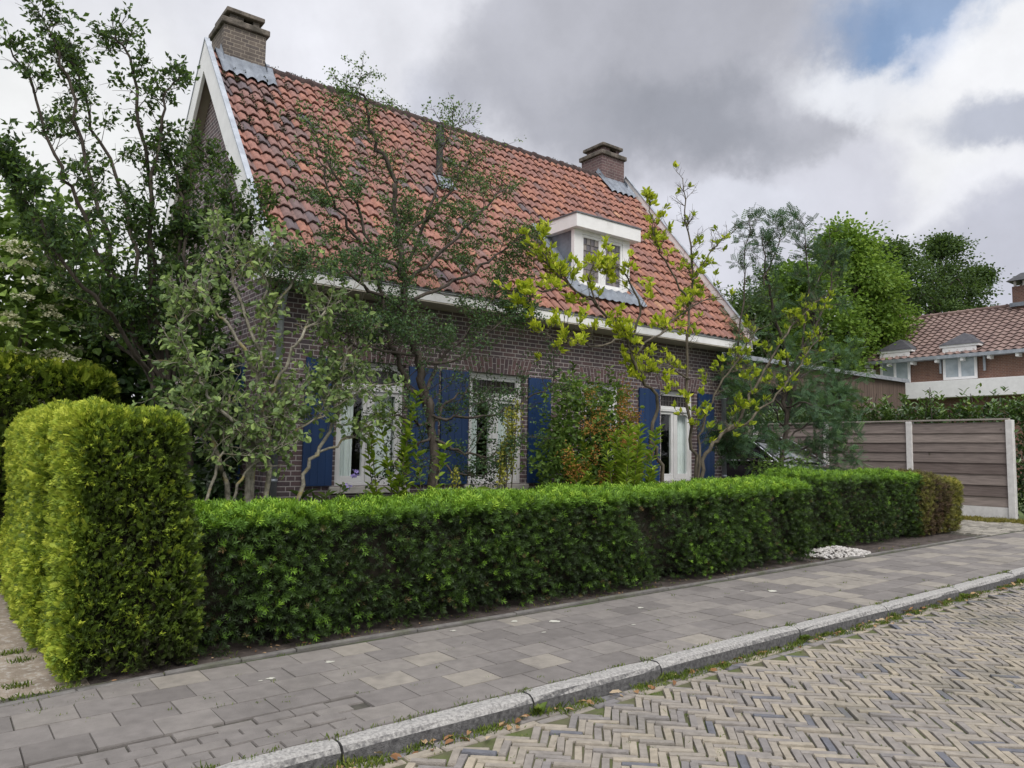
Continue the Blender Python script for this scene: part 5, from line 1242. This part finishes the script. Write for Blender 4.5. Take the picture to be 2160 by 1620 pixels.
# roof tiles in rows
g = Geo(); e0 = np.array([nx-.35, 0, ez-.05]); rr = np.array([rx, 0, rz]); sl = np.linalg.norm(rr-e0); sd_ = (rr-e0)/sl; sn_ = np.array([-sd_[2], 0, sd_[0]]); nr = 15; nc = 66; w = (yb-ya)/nc; m = 7; us = np.linspace(0, 1, m)
for r in range(nr):
    for c_ in range(nc):
        y = ya+(c_+us)*w; s0, s1 = r*sl/nr, (r+1.12)*sl/nr; hh = .03*np.sin(2*np.pi*us); V = []
        for s, l in ((s0, .05), (s1, .0)): V += [e0+sd_*s+np.array([0, y[k], 0])+sn_*(hh[k]+l) for k in range(m)]
        V += [e0+sd_*s0+np.array([0, y[k], 0])+sn_*(hh[k]+.02) for k in range(m)]
        g.add(V, [(k, k+1, m+k+1, m+k) for k in range(m-1)]+[(2*m+k, 2*m+k+1, k+1, k) for k in range(m-1)], np.clip(.5+.22*rng.normal(), 0, 1))
g.add([(rx, ya, rz), (rx, yb, rz), (nx+7.5, yb, ez), (nx+7.5, ya, ez)], [(0, 1, 2, 3)])
g.build('roof', NT_, nh)
g = Geo()
for y in np.arange(ya, yb-.3, .38): g.tube([(rx, y, rz+.02), (rx, y+.35, rz+.02), (rx, y+.35, rz+.02), (rx, y+.39, rz+.02)], [.10, .10, .125, .125], 9, U(0, 1))
g.build('ridge_tiles', NT_, nh)
g = Geo(); g.box(nx-.42, nx-.02, ya, yb, ez-.17, ez-.04); g.build('gutter', ZINC, nh)
g = Geo()
for y in np.arange(ya+.2, yb, .95): g = Geo(); g.box(nx-.38, nx-.003, y, y+.10, ez-.30, ez-.172); g.build('rafter_end', WHITE, nh)
for y in (13.55, 11.95):
    g = Geo(); g.tube([(nx-.1, y, ez-.17), (nx-.09, y, 5.0)], .05, 10); g.build('downpipe', ZINC, nh)
def ndormer(yc):
    w = .62; x0 = nx-.12; g = Geo()
    g.box(x0, x0+.06, yc-w, yc+w, 4.72, 4.82); g.box(x0, x0+.06, yc-w, yc-w+.1, 4.82, 6.0); g.box(x0, x0+.06, yc+w-.1, yc+w, 4.82, 6.0); g.box(x0, x0+.06, yc-w+.1, yc+w-.1, 5.82, 6.0); g.box(x0-.01, x0+.06, yc-.05, yc+.05, 4.82, 5.82)
    g.box(x0-.02, x0+2.2, yc-w-.1, yc+w+.1, 6.001, 6.10)
    d = g.build('dormer', WHITE, nh, bevel=.006)
    g = Geo(); g.box(x0+.065, x0+1.6, yc-w+.02, yc+w-.02, 4.9, 6.0); g.build('cheek', LEADD, d)
    g = Geo(); g.box(x0+.03, x0+.036, yc-w+.1, yc-.05, 4.82, 5.82); g.box(x0+.03, x0+.036, yc+.05, yc+w-.1, 4.82, 5.82); g.build('pane', mat('pale_curtained_glass', [(.30, .36, .40), (.42, .47, .50)], .12, .15, 2, spec=.6) if 'pale_curtained_glass' not in bpy.data.materials else bpy.data.materials['pale_curtained_glass'], d)
    g = Geo(); q = w+.13; g.add([(x0-.05, yc-q, 6.101), (x0-.05, yc+q, 6.101), (x0+2.6, yc+q, 6.101), (x0+2.6, yc-q, 6.101), (x0+.55, yc, 6.62), (x0+2.6, yc, 6.62)], [(0, 1, 4), (1, 2, 5, 4), (3, 0, 4, 5), (0, 3, 2, 1)]); g.build('roof', mat('dark_slate', [(.045, .045, .055), (.08, .08, .09)], .6, .15) if 'dark_slate' not in bpy.data.materials else bpy.data.materials['dark_slate'], d)
ndormer(12.83); ndormer(15.35)
NCH = brickmat('neighbour_chimney_brick', (.16, .085, .065), (.12, .07, .06), (.2, .16, .14))
for yc, z1, hood in ((11.62, 8.75, True), (16.9, 8.35, False)):
    g = Geo(); g.box(rx-.42, rx+.42, yc-.42, yc+.42, 7.3, z1); ch = g.build('chimney', NCH, nh, bevel=.01)
    if hood:
        g = Geo()
        for a in (-1, 1):
            for b in (-1, 0, 1): g.box(rx+a*.33-.04, rx+a*.33+.04, yc+b*.33-.04, yc+b*.33+.04, z1+.001, z1+.22)
        g.build('hood_pier', CONC, ch)
        g = Geo(); q = .58; V = [(rx-q, yc-q, z1+.22), (rx+q, yc-q, z1+.22), (rx+q, yc+q, z1+.22), (rx-q, yc+q, z1+.22), (rx-.16, yc-.16, z1+.58), (rx+.16, yc-.16, z1+.58), (rx+.16, yc+.16, z1+.58), (rx-.16, yc+.16, z1+.58)]
        g.add(V, [(3, 2, 1, 0), (4, 5, 6, 7), (0, 1, 5, 4), (1, 2, 6, 5), (2, 3, 7, 6), (3, 0, 4, 7)]); g.build('hood', LEADD, ch)
    g = Geo(); g.box(rx-.5, rx+.5, yc-.5, yc+.5, rz-.10, rz+.06); g.build('flashing', LEAD, ch)

# ------------------------------------------------------------------ trees beyond the house
MAPLE = leafmat('bright_maple_leaf', [(.06, .11, .022), (.11, .20, .032), (.18, .29, .045), (.27, .39, .065)], .35)
OAKL = leafmat('dark_oak_leaf', [(.022, .042, .018), (.042, .075, .027), (.07, .12, .036), (.11, .175, .05)], .25)
def tree(name, label, base, h, crown, ncl, per, L, clr, lm, seed, lobes, r0=.2):
    """crown: list of ellipsoids (centre, radii); limbs reach into each of them"""
    g = Geo(); b = np.array([base[0], base[1], gz(base[0])]); mid = b+[0, 0, h*.38]
    g.tube(smoothpath([b, (b+mid)/2+[.05, .05, 0], mid], 8), np.linspace(r0*1.3, r0*.8, 8), 9)
    lf = Geo()
    for i, (c, r) in enumerate(lobes):
        C, l = clump_crown(c, *r, ncl, per, L, clr, LEAF6, .45, .35, seed+i, -.95)
        lf.v += l.v; lf.fl += [f+lf.n for f in l.fl]; lf.fc += l.fc; lf.t += l.t; lf.n += l.n
        for j in range(7):
            e = C[rng.integers(len(C))]; c_ = np.array(c); g.tube(smoothpath([mid, mid*.5+c_*.5+[0, 0, -.3], c_*.5+e*.5, e], 10), np.linspace(r0*.5, .02, 10), 6)
    return plant(name, label, 'tree', base, g, lf, BARK_D, lm)
def ctr(px, py, Y): return at(px, py, Y)
tree('maple_tree', 'bright green maple overlapping the neighbour house roof', tuple(ctr(1790, 850, 17)[:2]), 9, None, 40, 95, .145, .7, MAPLE, 1,
     [(ctr(1780, 610, 17), (2.0, 1.6, 1.7)), (ctr(1730, 690, 17), (2.0, 1.6, 1.6)), (ctr(1830, 730, 17), (1.9, 1.5, .9)), (ctr(1870, 680, 16.6), (1.2, 1.0, .7)), (ctr(1800, 540, 17), (1.1, 1.1, 1.2)), (ctr(1740, 770, 17), (1.6, 1.3, 1.0)), (ctr(1900, 735, 16.2), (.9, .7, .45)), (ctr(1770, 520, 17), (.5, .5, .9)), (ctr(1850, 600, 16.5), (.9, .8, .6)), (ctr(1690, 600, 16.5), (.8, .8, .7))])
tree('oak_tree', 'dark broad-crowned tree rising behind the neighbour house', tuple(ctr(1950, 850, 26)[:2]), 13, None, 52, 75, .19, .85, OAKL, 5,
     [(ctr(1900, 610, 26), (3.2, 2.6, 3.0)), (ctr(1980, 570, 26), (3.0, 2.4, 2.6)), (ctr(2030, 620, 26), (2.2, 2, 1.6)), (ctr(1960, 650, 26), (3.6, 2.6, 1.5)), (ctr(1850, 590, 26), (2.2, 2.2, 2.2)), (ctr(1990, 520, 26), (1.0, .9, .8)), (ctr(2065, 585, 26), (1.0, .9, .6)), (ctr(2060, 665, 26), (1.5, .9, .5)), (ctr(1880, 540, 26), (1.1, .9, .8))], .35)
tree('lime_tree', 'dark green tree seen through the thin branches right of the roof', tuple(ctr(1640, 850, 21)[:2]), 9, None, 90, 70, .16, .75, OAKL, 9,
     [(ctr(1610, 670, 21), (2.2, 2, 1.6)), (ctr(1680, 640, 21), (2.0, 2, 2.0)), (ctr(1650, 730, 21), (3.2, 2, 1.4))], .25)
tree('ash_tree', 'far pale green tree at the left edge, behind the elder', (-1.5, 24), 6, None, 80, 70, .17, .7, ELEAF, 12, [((-1.0, 24, 3.9), (2.6, 1.8, 2.2)), ((1.8, 24.5, 3.5), (2.2, 1.6, 2.0))], .2)

# ------------------------------------------------------------------ small things on the ground
STONE = mat('white_stones', [(.30, .29, .27), (.45, .43, .41), (.58, .57, .55)], .85, .12, 20, attr=True)
import bmesh
bm = bmesh.new(); bmesh.ops.create_icosphere(bm, subdivisions=1, radius=.5); ICO = ([tuple(v.co) for v in bm.verts], [tuple(v.index for v in f.verts) for f in bm.faces]); bm.free()
g = Geo(); n = 620; a = rng.random(n)*6.28; r = rng.random(n)**.62*1.12; X = 10.1+r*np.cos(a)*.52; Y = 5.74+r*np.sin(a)*.33; P = np.stack([X, Y, gz(X)+.11+.085*np.clip(1-r, 0, 1)+rng.random(n)*.02], 1)
g.inst(ICO[0], ICO[1], P, rdirs(n)*[1, 1, .3], unit(rdirs(n)*.3+[0, 0, 1]), U(.035, .075, n), U(.03, .05, n), U(.02, .04, n)); o = g.build('white_gravel', STONE, kind='stuff'); tag(o, 'heap of white decorative stones in the gap between the two hedges', 'stones')
GR = leafmat('weed_leaf', [(.05, .085, .015), (.09, .14, .02), (.14, .19, .03), (.22, .24, .05)], .25)
BLADE = ([(0, .5, 0), (0, -.5, 0), (.6, -.3, .1), (1, 0, -.05), (.6, .3, .1)], [(0, 1, 2, 3, 4)])
g = Geo()
def tuft(x, y, z, n, h, wide=.004, spread=.03):
    P = np.array([x, y, z])+np.stack([rng.normal(size=n)*spread, rng.normal(size=n)*spread*.6, np.zeros(n)], 1); g.inst(BLADE[0], BLADE[1], P, unit(rdirs(n)*.6+[0, 0, .9]), rdirs(n), U(.4, 1.1, n)*h, wide, h, tint=np.clip(.5+.25*rng.normal(size=n), 0, 1))
def rosette(x, y, z, n, L):
    a = rng.random(n)*6.28; g.inst(LEAF6[0], LEAF6[1], np.tile([x, y, z], (n, 1)), unit(np.stack([np.cos(a), np.sin(a), .5+.4*rng.random(n)], 1)), np.tile([0, 0, 1.], (n, 1))+rdirs(n)*.2, L*U(.6, 1.1, n), L*.5, L, tint=np.clip(.35+.2*rng.normal(size=n), 0, 1))
for i in range(420):       # moss and weeds along the gutter
    x = U(.6, 14); tuft(x, KERB_Y0-U(.0, .10)**1.0, gz(x)+.026, int(U(6, 26)), U(.015, .05), .006)
for i in range(150): x = U(.6, 14); tuft(x, KERB_Y1+U(.0, .02), gz(x)+.12, int(U(5, 16)), U(.012, .035), .005, .025)
for x in xk[5:15]:
    for k in range(3): tuft(x+U(-.02, .02), KERB_Y0+U(-.05, .0), gz(x)+.03, 12, .06)
    if rng.random() < .7: rosette(x+.02, KERB_Y0-.02, gz(x)+.04, 9, .085)
    tuft(x, KERB_Y1-.01, gz(x)+.12, 18, .04)
for i in range(900):       # moss between the pavers
    x, y = U(1, 11), U(.6, KERB_Y0-.1); 
    if rng.random() < .35+.65*(y > 2.4): tuft(x, y, rz_(x, y)-.008, int(U(4, 12)), U(.008, .018), .006, .02)
for i in range(60): x = U(.3, 9); tuft(x, U(KERB_Y1+.1, PAVE_Y1), gz(x)+.119, int(U(4, 10)), U(.01, .025), .005, .02)
for i in range(110): x = U(.9, 13); tuft(x, PAVE_Y1+U(.05, .35), gz(x)+.09, int(U(3, 9)), U(.015, .04), .005, .03)
for px, py in ((35, 1450), (65, 1490), (75, 1510), (95, 1470), (30, 1480), (160, 1490), (25, 1380), (200, 1480), (50, 1395), (140, 1455)):
    p = ray(px, py); q = CAM+p*((.1-1.6)/p[2]); tuft(q[0], q[1], .09, 55, .06, .006, .04)
o = g.build('weeds', GR, kind='stuff'); tag(o, 'weeds and moss growing along the kerb and between the pavers', 'weeds')
YG_ = leafmat('dry_grass', [(.16, .14, .03), (.25, .21, .05), (.22, .24, .06)], .25)
g = Geo()
for i in range(320): y = U(5.5, 9.5); x = U(16.9, 17.6); tuft(x, y, gz(x)+.1, 16, .09, .008, .07)
o = g.build('dry_grass_strip', YG_, kind='stuff'); tag(o, 'strip of yellowish grass at the foot of the plank fence', 'grass')
DLF = leafmat('dead_leaf', [(.14, .07, .035), (.25, .13, .06), (.36, .24, .13), (.42, .34, .24)], .1, .8)
g = Geo(); n = 170; X = U(1.2, 13, n); Y = KERB_Y0-np.abs(rng.normal(size=n))*.07-.01; P = np.stack([X, Y, gz(X)+.042], 1)
g.inst(LEAF6[0], LEAF6[1], P, rdirs(n)*[1, 1, .25], unit(rdirs(n)*.5+[0, 0, 1]), U(.03, .085, n), U(.025, .045, n), .06)
n = 160; X = U(.8, 12, n); Y = PAVE_Y1+U(.03, .45, n); P = np.stack([X, Y, gz(X)+.10], 1); g.inst(LEAF6[0], LEAF6[1], P, rdirs(n)*[1, 1, .2], unit(rdirs(n)*.4+[0, 0, 1]), U(.015, .04, n), U(.012, .022, n), .03)
o = g.build('dead_leaves', DLF, kind='stuff'); tag(o, 'brown dead leaves lying in the gutter and under the hedge', 'leaves')
LICH = mat('pale_lichen', [(.42, .42, .36), (.52, .51, .46)], .95, .1, 30)
g = Geo()
for px, py, r in ((1085, 1310, .045), (1168, 1310, .06), (957, 1330, .03), (1148, 1333, .022), (1352, 1281, .04), (1337, 1317, .022), (1565, 1245, .03), (1630, 1245, .07), (570, 1431, .035), (550, 1436, .018), (695, 1396, .035), (840, 1290, .02)):
    p = ray(px, py); q = CAM+p*((.14-1.6)/p[2]); q = CAM+p*((.1235+float(gz(q[0]))-1.6)/p[2]); a = np.linspace(0, 6.283, 15)[:-1]; rr = r*.55*(1+.25*rng.normal(size=14))
    g.add([(q[0]+c_*1.5*np.cos(t_), q[1]+c_*np.sin(t_), float(gz(q[0]))+.1245) for c_, t_ in zip(rr, a)], [tuple(range(14))])
o = g.build('lichen_spots', LICH, kind='stuff'); tag(o, 'pale lichen spots on the grey pavement slabs', 'lichen')
